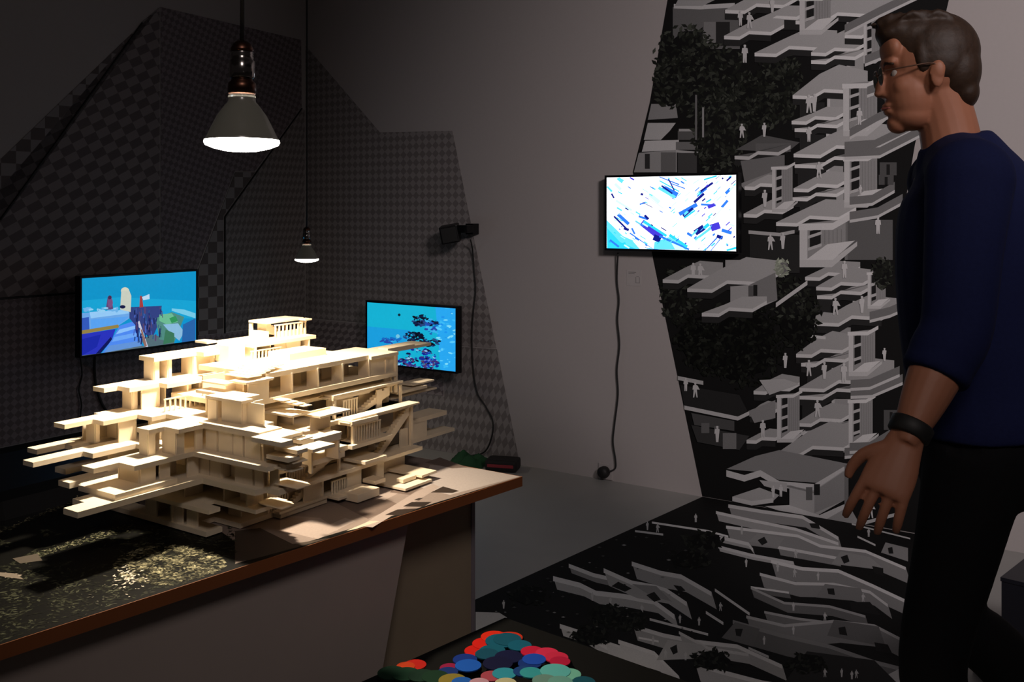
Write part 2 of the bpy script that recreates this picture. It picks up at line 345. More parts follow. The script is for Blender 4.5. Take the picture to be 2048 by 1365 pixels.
# lower left block and wood
tree(1362, 590, 44, 60, 160); tree(1480, 690, 96, 90, 460, 0.008, 0.03); tree(1400, 680, 52, 60, 200, 0.008, 0.03); tree(1600, 640, 46, 60, 120, 0.01, 0.04); tree(1582, 600, 40, 50, 90); tree(1765, 545, 24, 30, 60)
zslab(1327, 559, 120, .2, .40, .66); quad(1452, 520, 1520, 572, 0.42); quad(1496, 520, 1522, 560, 0.12); quad(1512, 515, 1524, 556, 0.02); zslab(1376, 577, 190, .22, .44, .68)
poly([(1462, 573), (1502, 570), (1552, 545), (1556, 600), (1500, 625), (1462, 612)], 0.40); poly([(1500, 570), (1552, 545), (1556, 600), (1500, 616)], 0.24); quad(1508, 570, 1516, 592, 0.02); quad(1498, 572, 1508, 594, 0.12)
zslab(1405, 626, 130, .14, .46, .66); band([(1553, 606), (1616, 561)], 9, 0.62); tree(1566, 535, 14, 18, 30, 0.3, 0.6)
# terraces lower left
poly([(1362, 770), (1480, 790), (1496, 822), (1477, 833), (1370, 812)], 0.028); band([(1357, 752), (1408, 762)], 8, 0.52); band([(1370, 811), (1477, 833), (1500, 822)], 8, 0.58)
poly([(1384, 826), (1470, 842), (1470, 862), (1390, 850)], 0.09); poly([(1384, 850), (1500, 872), (1480, 900), (1396, 884)], 0.05); quad(1447, 866, 1474, 898, 0.22); quad(1404, 846, 1420, 866, 0.16); quad(1430, 852, 1440, 868, 0.16)
poly([(1520, 760), (1570, 758), (1600, 768), (1540, 790)], 0.5); poly([(1498, 822), (1552, 800), (1552, 836), (1510, 846)], 0.3)
# big roof and box at the bottom
poly([(1454, 938), (1512, 912), (1560, 900), (1700, 928), (1640, 966), (1560, 960), (1520, 944)], 0.27); band([(1454, 940), (1490, 950), (1522, 940), (1560, 962), (1630, 968), (1694, 930)], 13, 0.62)
poly([(1522, 962), (1630, 980), (1690, 940), (1690, 1000), (1630, 1034), (1580, 1010), (1580, 970)], 0.44); poly([(1630, 982), (1690, 942), (1690, 1000), (1630, 1026)], 0.30)
quad(1613, 974, 1626, 1000, 0.14); quad(1629, 968, 1641, 990, 0.02); poly([(1466, 993), (1520, 975), (1560, 990), (1545, 1004), (1500, 1004)], 0.44); band([(1466, 993), (1505, 1002), (1548, 996)], 9, 0.6)
poly([(1580, 1010), (1640, 1030), (1690, 1008), (1690, 1030), (1640, 1046), (1530, 1012)], 0.6); poly([(1640, 1046), (1700, 1012), (1716, 1040), (1716, 1052)], 0.36); band([(1722, 1044), (1790, 1026)], 7, 0.5); quad(1690, 930, 1698, 1030, 0.2)
poly([(1520, 960), (1575, 966), (1575, 984), (1530, 972)], 0.5)
for i, (x, y, h) in enumerate(((1482, 52, 30), (1500, 57, 32), (1546, 26, 30), (1491, 126, 36), (1619, 226, 36), (1630, 224, 36), (1720, 250, 34), (1485, 276, 28), (1530, 274, 28), (1619, 284, 30), (1639, 356, 32), (1531, 414, 34), (1757, 468, 34), (1542, 500, 32), (1567, 498, 32), (1690, 556, 34), (1672, 630, 34), (1725, 626, 34), (1388, 556, 30), (1402, 557, 30), (1650, 758, 34), (1689, 764, 38), (1619, 752, 32), (1572, 736, 30), (1373, 782, 26), (1392, 795, 30), (1436, 884, 32), (1527, 874, 34), (1636, 834, 34), (1548, 995, 24), (1563, 993, 24), (1742, 1036, 34), (1770, 722, 26), (1722, 390, 20))):
    figure(x, y, h, 0.66, i)
wall_mural = tag(print_obj('wall_mural', MUR, lambda x, y, l: (lambda q: WB.w(q[0], -0.002-l, q[1]))(WB.hit(x, y)), M['print'], step=0.000002),
    'black and white mural of stacked concrete terraces, trees and paper people on the back wall', 'mural')

MUR = []
def fz(pts): return [(940+x/2.226, 980+y/2.226) for x, y in pts]
poly([(1405, 994), (1840, 1069), (1925, 1089), (1880, 1230), (1838, 1335), (1800, 1400), (700, 1400), (946, 1202)], 0.014)
def rib(pts, t, c=0.55, dep=0, dc=0.22):
    q = fz(pts)
    if dep:
        poly(q+[(x+dep*.4, y+dep*1.35) for x, y in q[::-1]], dc*1.5)
    band(q, t, min(.82, c*1.4))
for a in (
    ([(1150, 65), (1300, 90), (1480, 115), (1640, 210)], 7, .55, 18, .24), ([(1095, 95), (1250, 130), (1450, 170), (1640, 235)], 6, .58, 15, .30),
    ([(810, 142), (1060, 180), (1150, 205)], 4, .60), ([(735, 180), (860, 196)], 4, .5), ([(1140, 160), (1300, 180), (1460, 200), (1560, 245), (1760, 268), (1940, 345)], 6, .6, 26, .22),
    ([(1110, 205), (1240, 235), (1260, 262)], 7, .5, 10, .3), ([(1105, 248), (1250, 285), (1440, 320)], 6, .5, 9, .35), ([(1370, 250), (1480, 270), (1640, 300)], 6, .55, 14, .2),
    ([(1340, 312), (1480, 345), (1640, 355), (1790, 420), (1940, 490)], 7, .62, 26, .2), ([(1290, 370), (1450, 412), (1620, 415), (1780, 450), (1860, 510)], 6, .5, 22, .19), ([(1250, 430), (1420, 455)], 4, .55, 10, .1),
    ([(1250, 432), (1400, 500), (1600, 515), (1760, 560)], 5, .32, 16, .12), ([(1310, 540), (1460, 570), (1620, 590)], 5, .34, 18, .14), ([(1230, 560), (1400, 600), (1620, 580), (1800, 600), (1975, 690)], 6, .36, 34, .17),
    ([(1170, 580), (1380, 640), (1600, 690), (1800, 760), (1960, 800)], 8, .2, 34, .10),
    ([(440, 330), (550, 372), (640, 392)], 8, .55, 14, .2), ([(370, 385), (490, 415), (560, 450), (690, 465), (820, 490), (910, 556)], 10, .55, 20, .30), ([(595, 350), (720, 405), (860, 430), (965, 500)], 9, .56, 26, .3), ([(720, 320), (850, 362), (940, 378), (1075, 455)], 9, .55, 26, .27),
    ([(1090, 440), (1245, 548)], 6, .5), ([(1050, 540), (1128, 590)], 6, .5), ([(1725, 205), (1805, 243)], 4, .5), ([(1540, 100), (1700, 40)], 5, .5), ([(1700, 150), (1960, 215)], 3, .5),
    ([(400, 598), (500, 630), (600, 690), (790, 770)], 9, .6, 18, .45), ([(600, 672), (700, 705), (790, 760)], 5, .6, 20, .5), ([(725, 600), (860, 640), (1000, 668), (1190, 690), (1390, 780)], 8, .52, 24, .28), ([(800, 572), (1060, 640)], 5, .5), ([(660, 668), (820, 720), (930, 830)], 8, .62, 30, .5),
    ([(1000, 765), (1110, 800), (1300, 850), (1420, 870)], 9, .56, 30, .36), ([(930, 630), (1060, 700), (1240, 730)], 6, .45, 16, .3), ([(1240, 700), (1330, 740)], 5, .4), ([(750, 655), (840, 672)], 4, .6)): rib(*a)
# window boxes, printed people, pale corner and foliage
for pts, c in (([(1240, 230), (1280, 195), (1400, 215), (1370, 260)], .36), ([(1610, 330), (1650, 275), (1780, 300), (1850, 360)], .38), ([(1540, 480), (1580, 420), (1740, 440), (1760, 500)], .26), ([(1590, 650), (1620, 580), (1820, 610), (1850, 700)], .17), ([(1120, 660), (1180, 590), (1290, 620), (1260, 700)], .16), ([(830, 760), (880, 670), (1030, 690), (1100, 750)], .5), ([(1830, 280), (1850, 235), (1950, 260), (1950, 320)], .34),
    ([(25, 545), (130, 548), (165, 570), (25, 640)], .62), ([(800, 470), (720, 420), (830, 430), (900, 500)], .34), ([(1800, 855), (1985, 760), (2000, 820), (1960, 870)], .5), ([(1500, 720), (1800, 760), (1900, 860), (1400, 860)], .03)): poly(fz(pts), c)  # pale patch beside the table leg: lamp's light pool put into its print colour
for pts in ([(1280, 225), (1310, 210), (1325, 235), (1300, 248)], [(1650, 300), (1680, 290), (1690, 320), (1665, 330)], [(1590, 440), (1620, 440), (1625, 470), (1595, 465)], [(1640, 615), (1670, 610), (1680, 650), (1645, 645)], [(1180, 620), (1215, 620), (1205, 655), (1185, 650)], [(785, 470), (820, 455), (850, 490), (820, 500)], [(905, 425), (940, 430), (960, 450), (930, 455)], [(890, 705), (920, 690), (925, 725), (905, 735)], [(1790, 340), (1840, 350), (1840, 385), (1800, 370)], [(1690, 500), (1780, 500), (1830, 560), (1700, 540)], [(1800, 680), (1860, 690), (1880, 730), (1810, 720)], [(1510, 150), (1550, 150), (1560, 175), (1520, 170)], [(660, 410), (720, 440), (690, 455), (630, 430)], [(1860, 260), (1880, 255), (1885, 285), (1865, 285)]): poly(fz(pts), 0.02)
for i, (x, y) in enumerate(((1005, 145), (835, 190), (790, 180), (1210, 200), (1450, 305), (1230, 345), (1370, 365), (1445, 390), (1550, 405), (1440, 540), (1580, 585), (1440, 645), (815, 690), (1580, 835), (1655, 835), (1700, 845), (1720, 840), (935, 595), (1020, 605), (1115, 540), (545, 495), (625, 515), (765, 550), (150, 530), (1775, 210), (1750, 500), (1310, 690), (960, 760), (870, 750))):
    q = fz([(x, y)])[0]; figure(q[0], q[1], 17, 0.6, i)
for cx, cy, n in ((700, 580, 160), (1040, 230, 40), (620, 560, 80), (980, 310, 40), (1080, 760, 60), (1500, 770, 60), (260, 470, 30), (540, 650, 60)):
    q = fz([(cx, cy)])[0]; tree(q[0], q[1], 44, 22, n, 0.01, 0.04)
R = random.Random(5)
for i in range(70):
    q = fz([(R.uniform(100, 1000), R.uniform(180, 640))])[0]
    if q[1] > 1202-(q[0]-946)*.45+6: s = R.uniform(1.5, 5); poly([(q[0]-s, q[1]), (q[0], q[1]-s*.4), (q[0]+s, q[1]+.2), (q[0], q[1]+s*.4)], R.choice((.05, .08, .3)))
floor_mural = tag(print_obj('floor_mural', MUR, lambda x, y, l: floor_pt(x, y, 0.001+l), M['print'], step=0.000002),
    'black and white mural running on across the floor with stretched terraces and figures', 'mural')
# ================================================================ screens
def tv(name, fr, tl, br, off, label, polys, strength, base, cables):
    x0, z1 = fr.hit(*tl, -off); x1, z0 = fr.hit(*br, -off)
    cx, cz = (x0+x1)/2, (z0+z1)/2; w, h = x1-x0, z1-z0
    o = tag(empty(name, fr.w(cx, 0, cz), fr.ang), label, 'screen', 'wall mounted screens')
    b = 0.011
    box('casing', -w/2, w/2, -off+0.004, -off+0.045, -h/2, h/2, M['black'], o, 0.004)
    for nm, a in (('bezel', (-w/2, w/2, h/2-b, h/2)), ('bezel', (-w/2, w/2, -h/2, -h/2+b)), ('bezel', (-w/2, -w/2+b, -h/2+b, h/2-b)), ('bezel', (w/2-b, w/2, -h/2+b, h/2-b))):
        box(nm, a[0], a[1], -off, -off+0.006, a[2], a[3], M['black'], o, 0.0015)
    box('rear_housing', -w*.3, w*.3, -off+0.045, -off+0.065, -h*.36, h*.3, M['black'], o, 0.006)
    box('wall_bracket', -0.10, 0.10, -off+0.06, -0.001, -0.06, 0.06, M['rubber'], o, 0.003)
    sx, sz = w/2-b, h/2-b
    full = [([(-sx, -sz), (sx, -sz), (sx, sz), (-sx, sz)], base)]
    loc = []
    for pts, c in polys:
        q = []
        for p in pts:
            u, z = fr.hit(p[0], p[1], -off-0.0); q.append((max(-sx, min(sx, u-cx)), max(-sz, min(sz, z-cz))))
        loc.append((q, c))
    print_obj('display', full+loc, lambda u, z, l: (u, -off+0.0032-l, z), print_mat(name+'_display', 0.3, strength, 0.05, 60), o, step=0.00002)
    return o
def zz(off, sc, L): return [([(off[0]+x/sc, off[1]+y/sc) for x, y in p], c) for p, c in L]
def ell(cx, cy, rx, ry, n=12, rot=0.0):
    return [(cx+rx*math.cos(t)*math.cos(rot)-ry*math.sin(t)*math.sin(rot), cy+rx*math.cos(t)*math.sin(rot)+ry*math.sin(t)*math.cos(rot)) for t in [2*math.pi*i/n for i in range(n)]]
def bar(x0, y0, x1, y1, w):
    d = math.hypot(x1-x0, y1-y0); nx, ny = -(y1-y0)/d*w/2, (x1-x0)/d*w/2
    return [(x0+nx, y0+ny), (x1+nx, y1+ny), (x1-nx, y1-ny), (x0-nx, y0-ny)]
cyan, blue, deep, sky, ice, ind = rgb(40, 190, 250), rgb(40, 110, 230), rgb(10, 20, 120), rgb(90, 200, 255), rgb(190, 255, 255), rgb(60, 50, 190)
A1 = [([(165, 560), (330, 720), (640, 860), (170, 860)], sky), ([(170, 640), (300, 780), (460, 860), (170, 860)], cyan), ([(430, 770), (480, 740), (600, 840), (560, 860), (500, 860)], (1, 1, 1)), ([(650, 780), (800, 730), (1000, 860), (640, 860)], sky), ([(820, 790), (900, 800), (960, 860), (860, 860)], ice),
      (bar(520, 580, 720, 740, 70), ind), (bar(540, 570, 770, 720, 26), cyan), (bar(640, 730, 710, 760, 60), deep), (bar(700, 720, 1000, 860, 24), blue), (bar(800, 710, 980, 830, 30), cyan),
      (bar(730, 230, 880, 310, 60), blue), (bar(690, 230, 860, 330, 30), sky), (bar(720, 210, 830, 290, 16), deep), (bar(700, 120, 900, 200, 12), blue), (bar(700, 160, 900, 270, 12), cyan), (bar(790, 140, 850, 260, 12), deep), (bar(820, 190, 960, 240, 10), blue), (bar(860, 130, 980, 200, 10), ice),
      (bar(900, 500, 1080, 400, 40), blue), (bar(940, 520, 1040, 440, 30), deep), (bar(950, 540, 1060, 460, 16), cyan), (bar(1050, 380, 1150, 290, 26), deep), (bar(1100, 280, 1240, 180, 22), deep), (bar(1080, 320, 1180, 240, 14), blue), (bar(1120, 400, 1270, 410, 20), blue), (bar(1190, 430, 1260, 400, 34), ind), (bar(1170, 380, 1220, 350, 14), cyan),
      (bar(1060, 690, 1150, 630, 60), deep), (bar(1060, 760, 1220, 640, 24), sky), (bar(1220, 640, 1310, 610, 70), ind), (bar(1150, 640, 1200, 600, 34), cyan), (bar(1330, 660, 1430, 690, 34), blue), (bar(1280, 720, 1340, 740, 36), deep), (bar(1160, 870, 1280, 740, 14), blue), (bar(1220, 880, 1340, 720, 10), blue), (bar(980, 690, 1030, 720, 26), blue),
      (bar(1330, 430, 1390, 360, 26), blue), (bar(1200, 600, 1340, 430, 8), ice), (bar(1370, 290, 1420, 240, 30), blue), (bar(280, 500, 390, 600, 34), blue), (bar(240, 520, 380, 660, 18), deep), (bar(340, 640, 390, 660, 26), deep), (bar(420, 640, 450, 700, 18), blue), (bar(400, 690, 640, 860, 14), blue), (bar(490, 520, 580, 550, 22), blue), (bar(550, 510, 590, 550, 24), deep), (bar(460, 570, 540, 620, 14), blue),
      (bar(215, 290, 240, 335, 16), deep), (bar(260, 360, 420, 460, 22), ice), (bar(250, 190, 310, 250, 30), ice), (bar(280, 130, 330, 170, 40), sky), (bar(170, 220, 220, 270, 22), sky), (bar(500, 400, 560, 380, 14), blue), (bar(530, 380, 630, 430, 6), deep), (bar(550, 300, 740, 440, 8), ice), (bar(510, 295, 535, 300, 22), deep), (bar(600, 300, 700, 380, 40), ice), (bar(200, 760, 290, 830, 20), blue), (bar(300, 820, 360, 800, 40), cyan), (bar(1150, 150, 1280, 110, 16), cyan), (bar(1040, 190, 1100, 150, 12), ice), (bar(1380, 870, 1480, 840, 26), cyan), (bar(1400, 130, 1430, 110, 18), sky), (bar(1290, 240, 1310, 220, 12), ice), (bar(1410, 600, 1460, 620, 14), ice), (bar(960, 370, 990, 340, 20), ice)]
R = random.Random(77)
for i in range(120):
    x, y = R.uniform(180, 1460), R.uniform(120, 870); L = R.uniform(14, 70)
    a = math.radians(32 if x+(y-480)*.4 < 800 else -42); A1.append((bar(x, y, x+L*math.cos(a), y+L*math.sin(a), R.uniform(4, 17)), R.choice((blue, cyan, sky, deep, ice, ice, sky, ind))))
tv('wall_screen', WB, (1209, 351), (1476.5, 508), 0.075, 'black framed screen showing white and blue diagonal blocks beside the mural', zz((1180, 330), 5.056, A1), 1.5, (1, 1, 1), None)
A2 = [([(165, 150), (1100, 90), (1100, 440), (160, 450)], rgb(8, 150, 205)), ([(165, 330), (480, 300), (1100, 330), (1100, 470), (160, 470)], rgb(20, 165, 215)),
      ([(160, 430), (560, 400), (560, 470), (470, 530), (160, 580)], rgb(110, 170, 235)), ([(240, 420), (540, 400), (560, 430), (250, 470)], rgb(150, 205, 250)), ([(250, 480), (560, 455), (480, 520), (250, 560)], rgb(90, 165, 245)), ([(160, 470), (235, 460), (240, 560), (160, 570)], rgb(50, 90, 190)),
      ([(160, 570), (470, 520), (480, 545), (160, 600)], rgb(150, 130, 70)), ([(160, 600), (450, 555), (420, 640), (330, 760), (160, 790)], rgb(40, 50, 190)), ([(160, 640), (330, 600), (300, 700), (160, 780)], rgb(25, 40, 170)), ([(410, 620), (425, 640), (330, 770), (290, 770)], rgb(10, 20, 90)),
      ([(480, 530), (640, 480), (660, 680), (340, 770), (420, 640)], rgb(80, 140, 245)), ([(480, 560), (640, 520), (640, 545), (450, 600)], rgb(140, 195, 255)), ([(440, 620), (640, 580), (650, 610), (420, 660)], rgb(110, 170, 250)), ([(400, 690), (650, 650), (660, 690), (360, 750)], rgb(100, 150, 220)),
      ([(560, 380), (820, 370), (800, 500), (740, 640), (620, 540), (560, 470)], rgb(50, 65, 130)), ([(650, 640), (740, 600), (920, 640), (920, 690), (690, 710)], rgb(85, 110, 120)), ([(770, 470), (900, 420), (1000, 460), (920, 660), (800, 640)], rgb(80, 140, 130)), ([(800, 440), (900, 430), (950, 500), (860, 520), (800, 490)], rgb(110, 190, 150)), ([(880, 470), (930, 450), (950, 490), (900, 510)], rgb(50, 150, 90)), ([(830, 520), (950, 510), (1000, 580), (960, 650), (900, 600)], rgb(140, 190, 225)), ([(850, 560), (920, 590), (920, 660), (830, 680)], rgb(60, 120, 90)), ([(990, 520), (1090, 470), (1090, 660), (980, 670)], rgb(40, 100, 170)), ([(900, 410), (1090, 470), (1090, 430), (1000, 400), (900, 390)], rgb(120, 205, 235)),
      (ell(525, 250, 34, 30), rgb(215, 215, 195)), ([(495, 250), (560, 250), (575, 290), (570, 420), (485, 400)], rgb(205, 210, 195)), (ell(505, 378, 24, 14), rgb(20, 25, 70)), ([(385, 300), (415, 290), (430, 400), (370, 400)], rgb(90, 70, 120)), (ell(405, 345, 22, 40), rgb(120, 80, 130)), (ell(402, 302, 14, 16), rgb(70, 40, 80)), ([(645, 290), (660, 290), (672, 380), (640, 385)], rgb(165, 60, 60)), ([(660, 300), (720, 275), (722, 315), (672, 325)], rgb(190, 220, 245)), ([(620, 500), (640, 490), (710, 705), (690, 710)], rgb(200, 205, 225)), ([(650, 560), (662, 560), (700, 690), (680, 700)], rgb(150, 110, 100)), (ell(620, 545, 14, 50), rgb(25, 35, 110))]
R = random.Random(11)
for i in range(60):
    x, y = R.uniform(580, 820), R.uniform(370, 620); A2.append((bar(x, y, x+R.uniform(-8, 8), y+R.uniform(20, 70), R.uniform(4, 12)), R.choice((rgb(30, 40, 110), rgb(70, 100, 190), rgb(40, 80, 140), rgb(90, 70, 110), rgb(20, 30, 80)))))
for i in range(26):
    x = R.uniform(200, 480); A2.append((ell(x, R.uniform(385, 415), R.uniform(8, 24), R.uniform(6, 12), 8), R.choice((rgb(150, 210, 245), rgb(110, 180, 235)))))
A2.append(([(160, 770), (340, 750), (660, 690), (700, 705), (160, 800)], rgb(90, 110, 120)))
tv('wall_screen', WL, (160, 553), (396, 685), 0.19, 'black framed screen showing a pale tower under blue sky on the dark left wall', zz((120, 520), 4.013, A2), 0.95, rgb(10, 150, 210), None)
A3 = [([(100, 510), (560, 540), (560, 880), (100, 860)], rgb(20, 180, 215)), ([(110, 640), (330, 660), (330, 760), (110, 780)], rgb(25, 160, 225)), ([(455, 540), (470, 540), (565, 550), (565, 880), (480, 870), (470, 700)], rgb(40, 170, 245)), (ell(272, 582, 7, 7), rgb(10, 40, 60)), (ell(265, 690, 10, 10), rgb(120, 200, 230))]
for i in range(520):
    t = R.random(); cx, cy, rx, ry, cs = R.choice(((385, 610, 45, 28, 0), (420, 625, 50, 12, 0), (350, 690, 55, 22, 0), (430, 720, 50, 20, 0), (230, 710, 50, 14, 1), (380, 800, 80, 50, 2), (300, 830, 50, 30, 2), (430, 830, 40, 30, 2), (520, 700, 50, 160, 3), (440, 640, 30, 40, 1)))
    a = R.uniform(0, 6.28); r = math.sqrt(R.random()); x, y = cx+rx*r*math.cos(a), cy+ry*r*math.sin(a); s = R.uniform(3, 11)
    pal = ((rgb(8, 14, 40), rgb(15, 30, 70), rgb(5, 10, 25), rgb(40, 70, 130)), (rgb(20, 110, 200), rgb(60, 180, 240), rgb(40, 70, 170)), (rgb(20, 40, 150), rgb(100, 130, 220), rgb(30, 60, 180), rgb(150, 200, 240), rgb(60, 50, 120), rgb(10, 20, 60), rgb(90, 60, 110)), (rgb(90, 205, 255), rgb(60, 190, 250), rgb(130, 225, 255), rgb(30, 150, 240)))[cs]
    A3.append((ell(x, y, s*R.uniform(.7, 1.9), s*.6, 7, R.uniform(-.6, .6)), R.choice(pal)))
tv('wall_screen', WB, (731, 601), (914, 748.5), 0.16, 'black framed screen showing a turquoise sea scene, half hidden by the wooden model', zz((690, 400), 2.527, A3), 0.95, rgb(20, 175, 215), None)

# ---------------------------------------------------------------- cables, plug, camera-like speaker, notice
def cable(fr, pix, r, label, off=0.012, cat='cable', name='power_cable'):
    pts = []
    for p in pix:
        yo = p[2] if len(p) > 2 else -off
        x, z = fr.hit(p[0], p[1], yo); pts.append(fr.w(x, yo, z))
    o = tube(name, pts, r, M['rubber'], None, 8, 6); return tag(o, label, cat)
cable(WB, [(1236, 506, -.03), (1234, 560), (1238, 600), (1235, 640), (1239, 690), (1234, 740), (1236, 790), (1229, 850), (1226, 885), (1231, 920), (1230, 938), (1216, 944, -.03)], 0.0042, 'thin black cable hanging from the white and blue screen down to the plug')
plug = tag(empty('wall_plug', WB.w(*[WB.hit(1212, 943)[0], 0, WB.hit(1212, 943)[1]]), WB.ang), 'round black plug in the wall socket near the floor', 'plug')
pl = lathe('plug_body', [(0, 0.0), (0.028, 0.0), (0.030, 0.01), (0.030, 0.03), (0.022, 0.042), (0, 0.044)], M['rubber'], plug, 20); pl.rotation_euler = (math.pi/2, 0, 0); pl.location = (0, -0.008, 0)
box('socket_plate', -0.04, 0.04, -0.008, -0.0005, -0.04, 0.04, M['wall'], plug, 0.003)
cable(WB, [(941, 480, -.09), (945, 500, -.03), (948, 540), (951, 580), (947, 620), (944, 665), (945, 720), (949, 760), (956, 790), (972, 815), (986, 845), (982, 880), (968, 905), (940, 912), (900, 914), (860, 906), (820, 905)], 0.0042, 'thin black cable looping from the small speaker across the checkered paper')
cable(WL, [(160, 712, -.1), (164, 750), (158, 780), (163, 810), (158, 850)], 0.0035, 'thin wavy black cable under the left screen')
cable(WL, [(190, 705, -.1), (189, 740), (193, 775), (204, 808), (222, 835)], 0.0065, 'thick black cable curving down under the left screen')
sx, sz = WB.hit(935, 465); spk = tag(empty('speaker', WB.w(sx, 0, sz), WB.ang), 'small black cube speaker on a short wall bracket at the edge of the checkered paper', 'speaker')
c = box('cabinet', -0.05, 0.05, -0.05, 0.05, -0.048, 0.048, M['black'], spk, 0.006); c.rotation_euler = (0.12, -0.18, 0.5); c.location = (-0.02, -0.13, -0.005)
g = box('grille', -0.042, 0.042, -0.056, -0.049, -0.04, 0.04, M['rubber'], c, 0.002)
box('bracket_arm', 0.02, 0.085, -0.12, -0.06, 0.0, 0.042, M['black'], spk, 0.005); box('bracket_plate', 0.03, 0.08, -0.06, -0.001, -0.01, 0.05, M['black'], spk, 0.003)
nx, nz = WB.hit(1268, 556); no = tag(empty('wall_notice', WB.w(nx, 0, nz), WB.ang), 'tiny pale printed notice with a seat sign on the white wall under the screen', 'notice')
box('notice_sheet', -0.04, 0.04, -0.0012, -0.0002, -0.04, 0.04, mat('notice_film', (0.47, 0.44, 0.43), 0.6), no)
gm = mat('grey_ink', (0.22, 0.21, 0.21), 0.7)
for i, (a, b, z) in enumerate(((-0.03, 0.012, .026), (-0.03, 0.004, .020))): box('text_line', a, b, -0.0018, -0.0011, z, z+.0028, gm, no)
for a in ((.010, .0125, -.024, .004), (.010, .032, -.026, -.0235), (.0295, .032, -.024, .004), (.014, .028, .006, .008)): box('seat_sign', a[0], a[1], -0.0018, -0.0011, a[2], a[3], gm, no)

# ================================================================ hanging reflector lamps
def glass_mat(name):
    m = mat(name, (0.13, 0.125, 0.105), 0.22, 0.0, noise=0.05, emit=(1.0, 0.92, 0.75), estr=0.010, spec=0.8); return m
M['bulb'] = glass_mat('reflector_glass')
M['lens'] = mat('lit_lens', (1, 1, 1), 0.4, emit=(1.0, 0.93, 0.80), estr=14)
M['glass'] = mat('clear_glass', (0.8, 0.8, 0.75), 0.08, trans=0.85, noise=0.02)
def lamp(px, py, depth, label, power, scale=1.0, wide=1.0):
    X, Z = (px-1024)/F*depth, H-(py-HY)/F*depth
    o = tag(empty('pendant_lamp', (X, depth, Z)), label, 'lamp', 'hanging reflector lamps'); s = scale
    def P(L): return [(r*s, z*s) for r, z in L]
    lathe('reflector', P([(0.0585, 0.006), (0.0600, 0.011), (0.0570, 0.015), (0.050, 0.030), (0.040, 0.050), (0.030, 0.064), (0.0225, 0.073), (0.0215, 0.080)]), M['bulb'], o, 48)
    lathe('lens', P([(0.0, -0.0095), (0.025, -0.008), (0.045, -0.0035), (0.0585, 0.002), (0.0607, 0.0065), (0.0600, 0.0105)]), M['lens'], o, 48)
    lathe('neck', P([(0.0217, 0.078), (0.0222, 0.082), (0.0205, 0.085), (0.0222, 0.087), (0.0225, 0.089)]), M['glass'], o, 32)
    lathe('collar', P([(0, 0.086), (0.0225, 0.087), (0.0228, 0.098), (0.0222, 0.104), (0.0175, 0.108), (0.0175, 0.111), (0, 0.111)]), M['bronze'], o, 32)
    so = lathe('socket', P([(0, 0.111), (0.0175, 0.1112), (0.0205, 0.114), (0.0208, 0.140), (0.0185, 0.142), (0.0188, 0.146), (0.0178, 0.148), (0.0188, 0.150), (0.0178, 0.152), (0.0188, 0.154), (0.017, 0.156), (0, 0.156)]), M['chrome'], o, 32)
    lathe('socket_cap', P([(0, 0.156), (0.0185, 0.156), (0.0185, 0.160), (0.015, 0.168), (0.009, 0.173), (0, 0.174)]), M['bronze'], o, 32)
    for k in range(3):
        a = k*2.1-1.2; sc = lathe('screw', [(0, 0), (0.002*s, 0), (0.002*s, 0.002*s), (0, 0.002*s)], M['chrome'], so, 8); sc.location = (0.0205*s*math.cos(a), 0.0205*s*math.sin(a), 0.120*s); sc.rotation_euler = (0, math.pi/2, a)
    v, f = tube_geo([(0, 0, 0.172*s), (0.0015, 0, 0.30), (0, 0, 3.39-Z)], 0.0037*(s if s > .5 else 1)); mesh_obj('cord', v, f, M['rubber'], o, True)
    lathe('ceiling_rose', [(0, 3.398-Z), (0.05, 3.398-Z), (0.05, 3.375-Z), (0.01, 3.35-Z), (0, 3.35-Z)], M['black'], o, 24)
    l = bpy.data.lights.new('lamp_beam', 'SPOT'); l.energy = power; l.color = (1.0, 0.84, 0.63); l.spot_size = math.radians(116*wide); l.spot_blend = 0.7; l.shadow_soft_size = 0.022
    lo = bpy.data.objects.new('lamp_beam', l); COL.objects.link(lo); lo.parent = o; lo.location = (0, 0, -0.036*s)
    return o
lamp(484, 293, 1.43, 'big glass reflector lamp lit right above the wooden model', 27, 0.894)
lamp(613.5, 522, 5.00, 'small far reflector lamp hanging on a thin cord by the corner', 4.5)

# ================================================================ display table
T = 0.93
OX, OY = -0.419273, 1.322375
TM = Frame((OX, OY, 0), ANG_B)
def tl(u, w): p = TM.w(u, w, 0); return (p.x, p.y)
TP = [tl(.204, .479), tl(-.455, .479), tl(-.293, .0), tl(-.244, -.137), tl(-.10, -.55), tl(.081, -.55)]
table = tag(empty('display_table', (OX, OY, 0)), 'long display table with brown edged top carrying the wooden model', 'table')
def to_table(o): o.parent = table; o.location = Vector(o.location)-Vector((OX, OY, 0)); return o
to_table(prism('table_top', TP, T-0.0165, T-0.0006, M['brownedge']))
PR = []
def tp(px, py): return floor_pt(px, py, T)
inset = [Vector((*p, 0)) for p in TP]; ctr = sum(inset, Vector())/len(inset)
base = [tuple((p+(ctr-p)*0.004)[:2]) for p in inset]
GREEN0 = (0.0035, 0.0035, 0.003)
PR.append((base, GREEN0))
def tq(L): return [tuple(tp(x, y)[:2]) for x, y in L]
beige, brown, tan = (0.36, 0.29, 0.255), (0.15, 0.11, 0.092), (0.25, 0.197, 0.17)
RB, RF = base[1], base[0]
PR.append(([base[0], base[1]]+tq([(330, 880), (250, 960), (300, 1040), (440, 1062), (480, 1090), (470, 1128)]), tan))
PR.append((tq([(470, 1062), (520, 1056), (585, 1088), (660, 1076), (560, 1104), (500, 1120), (470, 1124)]), (0.06, 0.045, 0.035)))
